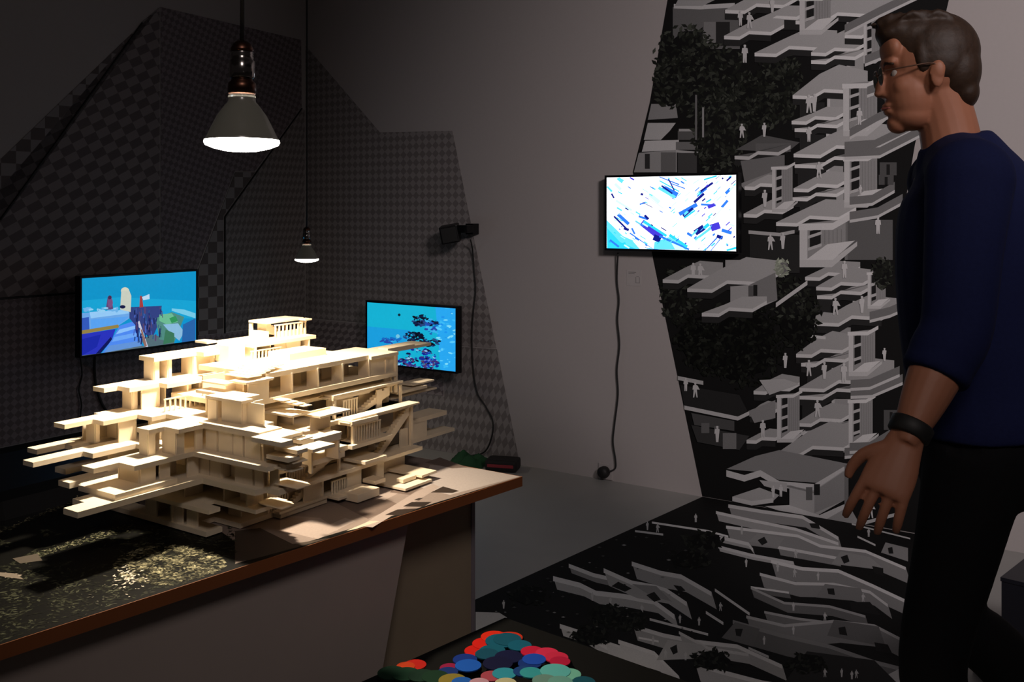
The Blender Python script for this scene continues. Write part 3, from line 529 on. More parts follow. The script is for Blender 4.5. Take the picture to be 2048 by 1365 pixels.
for L, c in (([(560, 1030), (640, 1036), (690, 1056), (625, 1076), (560, 1060)], beige), ([(650, 990), (720, 975), (800, 1010), (720, 1045), (660, 1030)], brown), ([(700, 960), (800, 985), (770, 1000), (690, 985)], beige), ([(600, 1010), (660, 1000), (740, 1040), (680, 1062)], (0.25, .195, .165)),
             ([(800, 960), (860, 965), (820, 990), (780, 985)], brown), ([(860, 930), (960, 938), (1040, 953), (900, 990), (840, 975)], (0.40, .345, .32)), ([(720, 1052), (830, 985), (866, 968), (880, 974), (745, 1055)], beige), ([(692, 1062), (740, 1042), (760, 1042), (712, 1058)], (0.55, .47, .36)),  # palest shapes by the front edge hold lamplight put into the print colour
             ([(770, 1030), (795, 1019), (836, 1017), (803, 1031)], (0.03, .02, .016)), ([(806, 1013), (824, 1004), (864, 1004), (846, 1014)], (0.025, .018, .015)), ([(862, 985), (886, 973), (918, 982), (905, 986)], (0.04, .028, .022)), ([(828, 1000), (838, 996), (846, 996), (838, 1001)], (0.04, .03, .025)), ([(880, 915), (935, 935), (905, 937), (850, 925)], brown), ([(610, 1070), (690, 1036), (712, 1042), (636, 1078)], beige)): PR.append((tq(L), c))
def edge_y(x): return 1290-0.3225*x
R = random.Random(3)
def leaf(px, py, s, c):
    if py > edge_y(px)-s*.6-2: return
    a = R.uniform(0, 3.14); p = tp(px, py); k = s*p.y/F
    PR.append(([(p.x+k*math.cos(a), p.y+k*math.sin(a)), (p.x+.4*k*math.cos(a+1.5), p.y+.4*k*math.sin(a+1.5)), (p.x-k*math.cos(a), p.y-k*math.sin(a)), (p.x+.4*k*math.cos(a-1.5), p.y+.4*k*math.sin(a-1.5))], c))
def edge_y(x): return 1290-0.3225*x
for i in range(7500):
    x = R.uniform(-60, 470); y = R.uniform(1052, 1290)
    if y > edge_y(x)-5: continue
    g = 0.5+0.5*math.sin(x*.045+2*math.sin(y*.05))*math.sin(y*.085+x*.02)
    if x < 180 and y < 1130 and g < .75 or R.random() > g*.8+.12: continue
    v = R.choice((.010, .014, .02, .03, .05, .08))*(0.4+.6*g); leaf(x, y, R.uniform(3, 9), (v*.95, v, v*.62))
for i in range(2000):          # the sunlit crown near the front edge
    a = R.uniform(0, 6.28); r = math.sqrt(R.random()); x, y = 340+112*r*math.cos(a), 1131+40*r*math.sin(a)
    q = .5+.5*math.sin(x*.09+1.3)*math.sin(y*.21+x*.03)
    if y > edge_y(x)-4 or R.random() > q*1.1+.1: continue
    v = R.choice((.03, .05, .09, .16, .28))*(.5+q); leaf(x, y, R.uniform(3, 8), (v, v*.92, v*.55))
for i in range(70): leaf(R.gauss(258, 16), R.gauss(1158, 12), R.uniform(3, 6), (.75, .66, .55))
for i in range(260):          # pale line of hedge along the path
    t = R.random(); leaf(70+200*t, 1112-62*t+R.gauss(0, 4), R.uniform(2, 5), R.choice(((.10, .10, .06), (.2, .19, .12), (.05, .055, .03))))
for i in range(200):
    t = R.random(); leaf(-10+170*t, 1066-70*t+R.gauss(0, 2.5)+2, R.uniform(2, 4), R.choice(((.16, .15, .09), (.3, .27, .17), (.07, .07, .04))))
for i in range(26): leaf(R.uniform(-20, 40), R.gauss(1152, 3), R.uniform(3, 6), (.3, .25, .2))
PR.append((tq([(-10, 1145), (30, 1148), (48, 1160), (-10, 1152)]), (.2, .165, .13))); PR.append((tq([(25, 1118), (75, 1108), (85, 1122), (40, 1128)]), (.09, .075, .06)))
for i in range(60): leaf(R.gauss(230, 50), R.gauss(1190, 25), R.uniform(3, 6), (.07, .065, .05))

to_table(print_obj('printed_sheet', PR, lambda x, y, l: (x, y, T-0.0004+l), M['tprint'], step=0.00000014))
# supports
FA, FB = tp(0, 1290), tp(1045, 953)
TF = Frame((FB.x, FB.y, 0), math.atan2(FB.y-FA.y, FB.x-FA.x))
def tpanel(name, pts, y0, y1, m):
    n = len(pts); v = [TF.w(a, y0, b) for a, b in pts]+[TF.w(a, y1, b) for a, b in pts]
    f = [tuple(range(n)), tuple(range(2*n-1, n-1, -1))]+[(i, (i+1) % n, (i+1) % n+n, i+n)[::-1] for i in range(n)]
    return to_table(mesh_obj(name, v, f, m))
a1 = TF.hit(815, 1056, .03); a2 = TF.hit(765, 1340, .03); k = (a2[0]-a1[0])/(a2[1]-a1[1])
tpanel('front_panel', [(-1.0, 0.001), (a1[0]+k*(0.001-a1[1]), 0.001), (a1[0]+k*(T-.0165-a1[1]), T-.0166), (-1.0, T-.0166)], .03, .05, M['panel'])
b1 = TF.hit(942, 1100, .085)
tpanel('end_panel', [(-0.62, 0.001), (b1[0], 0.001), (b1[0], T-.0166), (-0.62, T-.0166)], .085, .105, mat('shaded_panel', (0.30, 0.235, 0.165), 0.7, noise=.08, scale=18))  # support behind the front panel, its shade put into a darker brown
tpanel('edge_strip', [(b1[0], 0.001), (b1[0]+.008, 0.001), (b1[0]+.008, T-.0166), (b1[0], T-.0166)], .083, .107, mat('edge_laminate', (0.22, 0.19, 0.22), 0.6))
tpanel('corner_bracket', [(b1[0]+.008, T-.034), (b1[0]+.03, T-.0167), (b1[0]+.008, T-.0167)], .088, .1, M['dark'])
tpanel('rear_panel', [(-1.0, 0.001), (-0.3, 0.001), (-0.3, T-.0166), (-1.0, T-.0166)], .24, .26, M['panel'])
# ================================================================ architectural model (mm in the table frame: u to the right front, w to the back)
S = 0.0352; TH = 0.0055
def zk(k): return 0.007+k*S
model = tag(empty('architectural_model', (OX, OY, T+0.0009), ANG_B), 'large pale wooden model of stacked cantilevered terraces standing under the lamp', 'model')
RM = random.Random(21)
SLABS = {}
def slab(k, u0, u1, w0, w1, th=None, dz=0.0, name='floor_slab', reg=True):
    th = TH if th is None else th; z = zk(k)+dz
    o = box(name, u0/1000, u1/1000, w0/1000, w1/1000, max(0, z-th), z, M['card'], model, 0.0004)
    if reg: SLABS.setdefault(k, []).append((u0, u1, w0, w1))
    return o
def slabp(k, pts, th=None, dz=0.0, name='floor_slab'):
    """rectilinear slab outline"""
    th = TH if th is None else th; z = zk(k)+dz
    o = prism(name, [(a/1000, b/1000) for a, b in pts], max(0, z-th), z, M['card'], model)
    SLABS.setdefault(k, []).append(('p', pts)); return o
def inside(k, u, w):
    for r in SLABS.get(k, []):
        if r[0] == 'p':
            pts = r[1]; c = False; j = len(pts)-1
            for i in range(len(pts)):
                (xi, yi), (xj, yj) = pts[i], pts[j]
                if (yi > w) != (yj > w) and u < (xj-xi)*(w-yi)/(yj-yi)+xi: c = not c
                j = i
            if c: return True
        elif r[0] <= u <= r[1] and r[2] <= w <= r[3]: return True
    return False
def wall_u(k, k2, u0, u1, w, t=2.6, name='wall_panel', top=None):
    box(name, u0/1000, u1/1000, (w-t/2)/1000, (w+t/2)/1000, zk(k), (zk(k2)-TH) if top is None else top, M['card'], model)
def wall_w(k, k2, u, w0, w1, t=2.6, name='wall_panel', top=None):
    box(name, (u-t/2)/1000, (u+t/2)/1000, w0/1000, w1/1000, zk(k), (zk(k2)-TH) if top is None else top, M['card'], model)
def post(k, k2, u, w, a=4, b=4): box('post', (u-a/2)/1000, (u+a/2)/1000, (w-b/2)/1000, (w+b/2)/1000, zk(k), zk(k2)-TH, M['card'], model)
def railing(k, u, w0, w1, n, h=0.022, along='w', hang=None):
    z0 = zk(k) if hang is None else hang-h
    o = None
    for i in range(n):
        q = w0+(w1-w0)*i/(n-1)
        if along == 'w': box('baluster', (u-.8)/1000, (u+.8)/1000, (q-1.3)/1000, (q+1.3)/1000, z0, z0+h, M['card'], model)
        else: box('baluster', (q-1.3)/1000, (q+1.3)/1000, (u-.8)/1000, (u+.8)/1000, z0, z0+h, M['card'], model)
    if along == 'w': box('handrail', (u-1.2)/1000, (u+1.2)/1000, (w0-2)/1000, (w1+2)/1000, z0+h, z0+h+.002, M['card'], model)
    else: box('handrail', (w0-2)/1000, (w1+2)/1000, (u-1.2)/1000, (u+1.2)/1000, z0+h, z0+h+.002, M['card'], model)
def stair(k, k2, u, w0, w1, n=9, t=10, thick=0.010):
    """flight of steps along w, rising from w0 to w1: saw-toothed solid string, one mesh"""
    z0, z1 = zk(k), zk(k2)-TH*.5; pts = []
    for i in range(n):
        a = w0+(w1-w0)*i/n; b = w0+(w1-w0)*(i+1)/n; z = z0+(z1-z0)*(i+1)/n; pts += [(a, z), (b, z)]
    low = [(w1, z1-thick*1.6), (w0+(w1-w0)*.16, z0)]
    pts = [(w0, z0)]+pts+low; m = len(pts)
    v = [((u-t/2)/1000, a/1000, b) for a, b in pts]+[((u+t/2)/1000, a/1000, b) for a, b in pts]
    f = [tuple(range(m)), tuple(range(2*m-1, m-1, -1))]+[(i, i+m, (i+1) % m+m, (i+1) % m) for i in range(m)]
    bm = bmesh.new(); vv = [bm.verts.new(p) for p in v]
    for q in f: bm.faces.new([vv[i] for i in q])
    bmesh.ops.triangulate(bm, faces=[q for q in bm.faces if len(q.verts) > 4])
    bm_obj('stair', bm, M['card'], model)
def steps(k, u, w, du, dw, n, sx, sw, dirn=1, dz=0.0014):
    """fan of thin overlapping plates stepping sideways"""
    for i in range(n):
        slab(k, u+du*i, u+du*i+sx, w+dw*i, w+dw*i+sw, th=0.0013, dz=dz*(i+1)*dirn, name='step_plate', reg=False)
def fill(k, k2, u0, u1, w0, w1, nu, nw, dens=0.75):
    """partition walls between two storeys, only where both slabs exist"""
    for i in range(nu):
        for j in range(nw):
            if RM.random() > dens: continue
            u = u0+(u1-u0)*(i+.5)/nu+RM.uniform(-5, 5); w = w0+(w1-w0)*(j+.5)/nw+RM.uniform(-6, 6); L = RM.uniform(16, 32)
            if RM.random() < .5: e = [(u-L/2, w), (u+L/2, w)]; fn = lambda: wall_u(k, k2, u-L/2, u+L/2, w)
            else: e = [(u, w-L/2), (u, w+L/2)]; fn = lambda: wall_w(k, k2, u, w-L/2, w+L/2)
            if all(inside(k, *p) and inside(k2, *p) for p in e+[(u, w)]): fn()
# ---- level 0
slabp(0, [(-195, -10), (18, -10), (18, 17), (-26, 17), (-26, 39), (28, 39), (28, 100), (42, 100), (42, 192), (10, 192), (10, 400), (-195, 400), (-195, 60), (-120, 60), (-120, 17), (-195, 17)], th=0.0072)
slab(0, 30, 44, 96, 192, th=.0035, dz=.0035, reg=False, name='plinth_plate')
# ---- level 1
slabp(1, [(-118, -22), (38, -22), (38, -3), (5, -3), (5, 14), (88, 14), (88, 70), (50, 70), (50, 228), (5, 228), (5, 400), (11, 400), (11, 548), (-18, 548), (-18, 520), (-50, 520), (-50, 400), (-195, 400), (-195, 60), (-118, 60)])
# ---- level 2: comb of three prongs on the left, arm on the right
slabp(2, [(-212, -86), (-186, -86), (-186, -40), (-162, -40), (-162, -8), (-144, -8), (-144, -122), (-118, -122), (-118, -8), (-50, -8), (-50, -160), (-24, -160), (-24, -188), (6, -188), (8, -8), (112, -8), (112, 10), (136, 10), (136, 52), (60, 52), (60, 135), (66, 135), (66, 205), (42, 205), (42, 250), (8, 250), (8, 428), (10, 428), (10, 526), (-30, 526), (-30, 480), (-60, 480), (-60, 400), (-212, 400)], th=.0075)
slab(2, -76, 3, -136, -44, th=.0075, dz=.0076, reg=False, name='terrace_plate'); slab(2, -86, -76, -128, -52, th=.006, dz=.0061, reg=False, name='terrace_plate')
# ---- level 3
slabp(3, [(-212, -126), (-188, -126), (-188, -86), (-170, -86), (-170, -6), (-152, -6), (-152, -166), (-128, -166), (-128, -96), (-106, -96), (-106, -30), (-80, -30), (-80, -12), (-62, -12), (-62, -140), (-36, -140), (-36, -104), (-4, -104), (-4, -14), (140, -14), (140, 7), (153, 7), (153, 34), (92, 34), (92, 60), (30, 60), (30, 116), (92, 116), (92, 170), (20, 170), (20, 238), (48, 238), (48, 300), (30, 300), (30, 408), (-10, 408), (-10, 400), (-212, 400)], th=.0065)
# ---- level 4
slabp(4, [(-190, -40), (-178, -40), (-178, -108), (-152, -108), (-152, -66), (-128, -66), (-128, -12), (-96, -12), (-96, 12), (-56, 12), (-56, -64), (-30, -64), (-30, -40), (0, -40), (0, 0), (112, 0), (112, -15), (168, -15), (168, 4), (146, 4), (146, 42), (70, 42), (70, 62), (-10, 62), (-10, 236), (12, 236), (12, 320), (4, 320), (4, 402), (-60, 402), (-60, 300), (-190, 300)], th=.0060)
slab(4, -10, 110, 0, 40, th=.002, dz=.002, reg=False, name='terrace_plate')
# ---- level 5 (left) and 4.5 / 5.5 (long wing at the right)
slabp(5, [(-205, -32), (-178, -32), (-178, -10), (-150, -10), (-150, 40), (-132, 40), (-132, 150), (-205, 150)], th=.0065)
slabp(5, [(-14, 14), (60, 14), (60, 34), (44, 34), (44, 60), (-60, 60), (-60, 34), (-14, 34)], th=.004)
slab(4.5, -150, 6, 60, 396, th=.0075)
slab(5.5, -150, 0, 110, 330, th=.0075); slab(5.5, -92, 6, 330, 398, th=.0055, dz=-.002); slab(5.5, -64, -18, 398, 516, th=.005, dz=-.002); slab(5.5, -40, -18, 398, 470, th=.003, dz=.001, reg=False, name='roof_plate')
slab(5.5, -20, 16, 60, 112, th=.003, dz=-.004); slab(5.5, -60, -10, 44, 66, th=.0025, dz=-.006)
steps(5.5, -44, 70, -4, 12, 6, 52, 26, 1, .0012)
slab(3.5, -56, 5, 398, 476, th=.005); slab(3.5, -30, 2, 440, 500, th=.003, dz=.006, reg=False, name='roof_plate'); slab(3.5, -46, -8, 396, 520, th=.003, dz=-.012, reg=False, name='roof_plate')
# ---- level 6 and the top
slabp(6, [(-205, 44), (-168, 44), (-168, 120), (-150, 120), (-150, 215), (-205, 215)], th=.0065)
slab(6.2, -205, -120, 190, 330, th=.006); slab(6.2, -235, -205, 170, 190, th=.004); slab(6.2, -240, -200, 196, 210, th=.0035, dz=-.018, reg=False, name='roof_plate'); slab(6.2, -238, -190, 186, 196, th=.0035, dz=-.03, reg=False, name='roof_plate')
slab(7, -196, -150, 248, 330, th=.004); slab(7, -150, -134, 318, 334, th=.003, dz=-.001, reg=False, name='roof_plate')
# ---- walls of the front and left prongs (seen clearly)
for k, u0, u1, w in ((0, -115, -92, -6), (0, -60, -38, -4), (0, -30, -8, -3), (0, -20, 6, 60), (0, 4, 26, 92)): wall_u(k, k+1, u0, u1, w)
for k, u, w0, w1 in ((0, -115, -8, 30), (0, -58, -8, 40), (0, -10, 60, 96), (0, 36, 150, 190), (0, -26, 100, 140)): wall_w(k, k+1, u, w0, w1)
for k, u, w0, w1 in ((1, -40, 0, 30), (1, 20, 18, 50), (1, -76, -4, 30), (1, -100, -6, 26)): wall_w(k, k+1, u, w0, w1)
for k, u0, u1, w in ((1, -70, -40, 30), (1, -30, 20, 52), (1, 24, 60, 60), (1, -110, -84, 26)): wall_u(k, k+1, u0, u1, w)
# level 2 to 3: back walls of the notch, closed panels with windows between
for u0, u1 in ((-26, 6), (8, 30), (58, 92), (96, 112)): wall_u(2, 3, u0, u1, 6)
wall_u(2, 3, 30, 58, 24); wall_w(2, 3, 30, 6, 24); wall_w(2, 3, 58, 6, 24)
for w0, w1 in ((-88, -66), (-60, -44), (-16, 2)): wall_w(2, 3, -14, w0, w1)
wall_u(2, 3, -60, -16, -88); wall_u(2, 3, -46, -14, -44); wall_w(2, 3, -58, -90, -20); wall_w(2, 3, -46, -44, -10)
# level 3 to 4
for u0, u1 in ((0, 22), (26, 54), (56, 74), (78, 108)): wall_u(3, 4, u0, u1, 5)
wall_u(3, 4, 112, 140, 30); wall_w(3, 4, 112, 5, 30)
wall_u(3, 4, -52, -34, -62); wall_w(3, 4, -34, -62, -52); wall_u(3, 4, -36, -8, -38); wall_w(3, 4, -8, -38, -26); wall_w(3, 4, -8, -8, 4); wall_w(3, 4, -50, -62, -34)
wall_u(3, 4, -176, -156, -60); wall_w(3, 4, -156, -60, -54); wall_w(3, 4, -156, -28, -22); wall_u(3, 4, -178, -156, -26); wall_u(3, 4, -150, -130, -14); wall_w(3, 4, -132, -40, -14); wall_u(3, 4, -128, -100, 6); wall_w(3, 4, -102, -10, 30); wall_w(3, 4, -186, -60, -14)
# level 2 to 3, far left prongs
wall_u(2, 3, -206, -188, -30); wall_w(2, 3, -188, -30, 20); wall_w(2, 3, -128, -60, -6); wall_u(2, 3, -140, -122, -62); wall_w(2, 3, -140, -30, 10)
# level 4 to 5
wall_u(4, 5, -186, -164, 4); wall_w(4, 5, -164, 4, 12); wall_u(4, 5, -186, -164, 30); wall_w(4, 5, -164, 30, 36); wall_u(4, 5, -186, -158, 56); wall_u(4, 5, -178, -150, 84); wall_w(4, 5, -150, 84, 96); wall_u(4, 5, -170, -148, 110); wall_w(4, 5, -190, 110, 150)
wall_u(4, 5, -12, 6, 18); wall_w(4, 5, -10, 18, 50); wall_u(4, 5, 12, 52, 22); wall_u(4, 5, 54, 86, 30, top=zk(5)-.004); wall_w(4, 5, 52, 22, 58); wall_w(4, 5, -40, 36, 60)
railing(4, -110, 20, 90, 9, 0.017)
# level 5 to 6
wall_u(5, 6, -200, -176, 50); wall_w(5, 6, -176, 50, 58); wall_u(5, 6, -200, -176, 74); wall_w(5, 6, -176, 74, 80); wall_u(5, 6, -198, -170, 116); wall_w(5, 6, -170, 116, 148); wall_u(5, 6, -200, -160, 148)
# the long wing: posts and glazed bays along the front
for w in (112, 160, 214, 268, 330, 372): wall_u(4.5, 5.5, -22, 2, w, 3.2)
for w0, w1 in ((70, 108), (214, 216), (336, 372), (376, 394)): wall_w(4.5, 5.5, -2 if w0 > 200 else 8, w0, w1)
for w0, w1 in ((120, 210), (226, 262)): wall_w(4.5, 5.5, -60, w0, w1)
wall_w(4.5, 5.5, -46, 268, 330); post(3.5, 5.5, 3, 394, 5, 5); wall_u(3.5, 4.5, -20, 0, 388); wall_w(3.5, 4.5, -4, 372, 392)
for u, w0, w1 in ((-90, 70, 160), (-100, 180, 250), (-120, 260, 320)): wall_w(4.5, 5.5, u, w0, w1)
# top pavilion with its stair
post(6.2, 7, -193, 251, 5, 5); post(6.2, 7, -153, 327, 5, 5); post(6.2, 7, -193, 327, 5, 5)
stair(6.2, 7, -172, 300, 256, 9, 22, .012); wall_w(6.2, 7, -148, 268, 330, top=zk(6.2)+.010)
railing(6.2, -146, 262, 330, 9, 0.020); wall_u(6.2, 6.2, -196, -150, 250, top=zk(6.2)+.012)
slab(5.5, -196, -130, 200, 330, th=.006); fill(5.5, 6.2, -200, -126, 195, 328, 4, 5, .9)
box('roof_house', -.16, -.128, .150, .182, zk(5.5), zk(5.5)+.026, M['card'], model, .0004); wall_u(5.5, 6.2, -150, -118, 196)
box('roof_house', -.112, -.062, .215, .295, zk(5.5), zk(5.5)+.011, M['card'], model, .0004); railing(5.5, -122, 190, 250, 9, .012)
# stair frames at the right front
slab(3, -18, 16, 232, 404, th=.006, dz=0.0, reg=False)
slab(4, -18, 13, 236, 402, th=.0035, dz=.002, reg=False, name='roof_plate'); steps(4, -20, 226, 0, 6, 3, 26, 18, -1, .0014)
post(3, 4, 10, 240, 5, 4); post(3, 4, 10, 398, 4, 4); railing(3, 9, 262, 292, 6, .024); stair(3, 4, 4, 300, 372, 11, 9); wall_w(3, 4, 8, 340, 352, 3); wall_w(3, 4, -16, 250, 310); wall_w(3, 4, -12, 318, 392)
slab(3, 6, 50, 238, 262, th=.005, dz=.001, reg=False, name='roof_plate')
slab(2, 10, 52, 236, 330, th=.006, dz=0.0, reg=False); slab(3, 20, 44, 244, 408, th=.003, dz=.003, reg=False, name='roof_plate'); steps(3, 24, 236, 0, 8, 3, 22, 14, -1, .0014)
post(2, 3, 42, 248, 5, 4); post(1, 3, 30, 402, 5, 5); railing(2, 40, 258, 312, 10, .024); stair(1, 3, 26, 316, 396, 18, 9); wall_w(2, 3, 10, 270, 300); wall_w(1, 2, 24, 380, 400); wall_w(1, 2, 8, 400, 470); wall_w(2, 3, 14, 376, 402); wall_u(1, 3, 8, 30, 406)
slab(1, 0, 50, 228, 408, th=.006, reg=True); slab(1, 20, 66, 250, 300, th=.005, dz=.010, reg=False, name='terrace_plate')
# second row of stairs (lower, nearer)
for k, u, w0, w1 in ((0, 38, 110, 180), (1, 44, 138, 210), (2, 60, 120, 168)):
    stair(k, k+1, u-12, w0+16, w1-4, 10, 8); railing(k, u-16, w0-14, w0+22, 8, .026); post(k, k+1, u-1, w1+6, 4, 4); wall_w(k, k+1, u-26, w0, w1)
slab(3, 64, 92, 116, 172, th=.004, dz=.004, reg=False, name='roof_plate'); wall_u(2, 3, 66, 90, 168); wall_u(2, 3, 66, 84, 120)
for k, u, w in ((3, 104, 20), (2, 100, 30), (1, 60, 40)): steps(k, u, w, 7, -5, 4, 44, 24, 1, .0013)
for k, u, w in ((4, 90, 16), (3, 96, -6)): steps(k, u, w, 9, 4, 4, 40, 22, -1, .0016)
slab(3, 128, 168, -4, 16, th=.0055, dz=.013, reg=False, name='terrace_plate'); slab(4, 130, 172, 8, 26, th=.005, dz=-.014, reg=False, name='terrace_plate'); slab(3, 110, 140, 66, 108, th=.0045, dz=.006, reg=False, name='roof_plate'); post(2, 3, 112, 90, 6, 3)
slab(4.5, -10, 52, 112, 150, th=.003, dz=-.02, name='roof_plate', reg=False); steps(4.5, -6, 118, 10, 4, 4, 34, 16, -1, .0022); slab(4, 30, 70, 150, 214, th=.003, dz=-.008, name='roof_plate', reg=False); wall_w(3, 4, 40, 160, 200)
# low terraces on the table at the right
slab(0, 44, 84, 214, 262, th=.012, dz=.006, reg=False, name='terrace_plate'); slab(0, 20, 62, 196, 240, th=.004, dz=.002, reg=False, name='terrace_plate'); slab(0, 10, 104, 300, 366, th=.004, dz=-.002, reg=False, name='terrace_plate'); slab(0, 20, 96, 350, 388, th=.004, dz=.006, reg=False, name='terrace_plate'); slab(0, 70, 84, 318, 350, th=.006, dz=.005, reg=False, name='terrace_plate')
wall_u(0, 1, 12, 44, 300); wall_w(0, 1, 44, 300, 316); wall_w(0, 1, 20, 320, 396); wall_u(0, 1, 20, 40, 268); wall_w(0, 1, 40, 236, 268); railing(0, 40, 205, 232, 6, .02); slab(0, 44, 70, 268, 292, th=.006, dz=.012, reg=False, name='terrace_plate')
# inner partitions
for k in (0, 1, 2): fill(k, k+1, -195, 5, 10, 400, 6, 11, .62)
fill(3, 4, -190, -10, 60, 300, 5, 7, .6); fill(4, 5, -200, -135, 0, 150, 2, 3, .5); fill(1, 2, 5, 80, 16, 66, 3, 2, .9); fill(2, 3, 5, 130, 14, 50, 5, 2, .7); fill(3, 4, 5, 140, 12, 40, 5, 2, .6); fill(4.5, 5.5, -145, -30, 115, 325, 3, 5, .5); fill(2, 3, -200, -60, -8, 60, 4, 2, .6)

# ================================================================ black plinth with coloured discs
PZ = 0.75
ap = floor_pt(1010, 1236, PZ); pl_ = floor_pt(720, 1366, PZ); pr_ = floor_pt(1380, 1366, PZ)
e1 = (pl_-ap).normalized()*0.5; e2 = (pr_-ap).normalized()*0.5
plinth = tag(empty('black_plinth', (ap.x, ap.y, 0)), 'black plinth corner at the bottom edge carrying coloured discs', 'plinth')
def rel(v): return (v.x-ap.x, v.y-ap.y)
prism('plinth_body', [rel(ap+e1*.03+e2*.03), rel(ap+e1*.97+e2*.03), rel(ap+e1*.97+e2*.97), rel(ap+e1*.03+e2*.97)], 0.001, PZ-.03, M['dark'], plinth)
prism('plinth_top', [rel(ap), rel(ap+e1), rel(ap+e1+e2), rel(ap+e2)], PZ-.03, PZ, mat('black_felt', (0.004, 0.004, 0.004), 0.95, spec=.1), plinth)
DS = [  # zoomed pixel, half width, colour name, colour
    (880, 262, 84, 'red', (215, 22, 10)), (930, 215, 84, 'red', (222, 26, 12)), (985, 172, 84, 'orange red', (228, 40, 14)), (1085, 178, 84, 'orange red', (205, 48, 18)), (1030, 198, 100, 'teal', (8, 92, 118)), (1070, 188, 90, 'dark teal', (6, 84, 108)), (1150, 228, 76, 'teal', (8, 96, 124)), (975, 262, 84, 'teal', (8, 92, 116)), (940, 282, 76, 'dark teal', (6, 76, 100)),
    (1230, 266, 74, 'crimson', (205, 20, 62)), (1325, 276, 74, 'coral pink', (222, 44, 84)), (1385, 304, 76, 'coral pink', (214, 40, 78)), (1408, 330, 66, 'crimson', (190, 20, 66)), (1080, 300, 90, 'navy', (8, 14, 62)), (1010, 342, 96, 'navy', (6, 10, 56)), (480, 352, 72, 'red', (190, 26, 14)), (420, 362, 60, 'orange', (196, 60, 18)), (700, 372, 62, 'magenta', (150, 20, 70)),
    (800, 318, 78, 'royal blue', (10, 50, 140)), (690, 398, 66, 'royal blue', (14, 48, 120)), (820, 356, 84, 'bright blue', (20, 92, 196)), (1215, 342, 76, 'dark blue', (14, 52, 128)), (1242, 316, 76, 'bright blue', (22, 78, 190)), (330, 402, 90, 'bottle green', (6, 46, 30)), (420, 410, 90, 'bottle green', (8, 52, 34)), (520, 420, 86, 'bottle green', (6, 44, 30)), (610, 428, 86, 'dark green', (8, 50, 30)),
    (970, 424, 70, 'dusty pink', (170, 70, 86)), (1052, 408, 78, 'aqua', (44, 150, 172)), (1180, 394, 72, 'dark blue', (16, 64, 130)), (1222, 402, 72, 'aqua', (52, 160, 168)), (1465, 412, 78, 'mint', (120, 196, 176)), (1378, 392, 98, 'pale aqua', (96, 190, 190)), (1560, 462, 74, 'petrol', (10, 84, 104)), (720, 452, 90, 'ochre', (140, 124, 48)), (780, 462, 66, 'sky blue', (24, 96, 190)), (890, 468, 64, 'pale pink', (196, 150, 166)), (1060, 470, 70, 'cream', (196, 190, 150)), (1310, 452, 80, 'grey green', (110, 150, 140)), (1410, 462, 80, 'mint', (110, 170, 160))]
for i, (zx, zy, hw, cn, c) in enumerate(DS):
    zt = PZ+0.0018+i*0.0006; p = floor_pt(680+zx/3.2, 1220+zy/3.2, zt); r = hw/3.2*p.y/F
    d = lathe('paper_disc', [(0, -.0016), (r, -.0016), (r, 0), (0, 0)], mat('disc_%s' % cn.replace(' ', '_'), [v*.62 for v in rgb(*c)], .8, noise=.05, spec=.15), None, 40, (0, 0, 0), False)
    d.location = (p.x, p.y, zt)
    same = sorted(q[0] for q in DS if q[3] == cn); n = len(same); j = same.index(zx)
    lab = '%s paper disc on the black plinth' % cn if n == 1 else '%s one of the two %s paper discs on the black plinth' % (('left', 'right')[j], cn) if n == 2 else '%s of the %s paper discs on the black plinth, counted from the left' % (('first', 'second', 'third', 'fourth')[j], cn)
    tag(d, lab, 'disc', 'coloured discs on the black plinth')

# ================================================================ small things around the room
pf = tag(empty('ottoman', (-1.62, 3.35, 0), ANG_L), 'low black padded ottoman in the dark behind the left end of the table', 'ottoman')
box('seat_cushion', -.36, .36, -.3, .3, .10, .50, mat('black_leather', (0.004, 0.004, 0.004), .6, noise=.2), pf, .07)
for a in (-.27, .27):
    for b in (-.21, .21): lathe('leg', [(0, 0.0), (.02, 0), (.024, .12), (0, .12)], M['dark'], pf, 12, (a, b, 0))
def crumple(name, c, rx, ry, h, m, seed):
    RR = random.Random(seed); n = 22; v = []; f = []
    for i in range(n):
        for j in range(n):
            a, b = i/(n-1)*2-1, j/(n-1)*2-1; e = max(0, 1-(abs(a)**2.4+abs(b)**2.4)*.5)
            z = h*e*(.55+.45*math.sin(a*5+seed)*math.cos(b*4.2-a*2))+RR.uniform(0, .012)*e
            v.append((a*rx*(1-.1*math.sin(b*6)), b*ry*(1-.12*math.sin(a*5)), z if 0 < i < n-1 and 0 < j < n-1 else 0.001))
    for i in range(n-1):
        for j in range(n-1): f.append((i*n+j, (i+1)*n+j, (i+1)*n+j+1, i*n+j+1))
    f.append(tuple([i*n for i in range(n)]+[(n-1)*n+j for j in range(1, n)]+[i*n+n-1 for i in range(n-2, -1, -1)]+[j for j in range(n-2, 0, -1)]))
    o = mesh_obj(name, v, f, m, None, True); o.location = c; o.rotation_euler = (0, 0, ANG_B); return o
gp = floor_pt(936, 930); tag(crumple('cloth_bundle', (gp.x, gp.y, 0.001), .10, .09, .07, mat('green_cloth', (0.010, 0.07, 0.022), .8, noise=.3, scale=25), 3), 'crumpled green cloth lying on the floor behind the table by the checkered wall', 'cloth')
bp = floor_pt(1006, 940); bag = tag(empty('shoulder_bag', (bp.x, bp.y, 0.001), ANG_B+.35), 'black bag with a pink red stripe at the foot of the white wall', 'bag')
box('bag_body', -.085, .085, -.06, .06, 0, .06, mat('black_nylon', (0.012, 0.010, 0.010), .7, noise=.2), bag, .015)
box('stripe', -.07, .07, -.063, -.059, .024, .040, mat('red_stripe', (0.35, 0.035, 0.05), .6), bag, .0015)
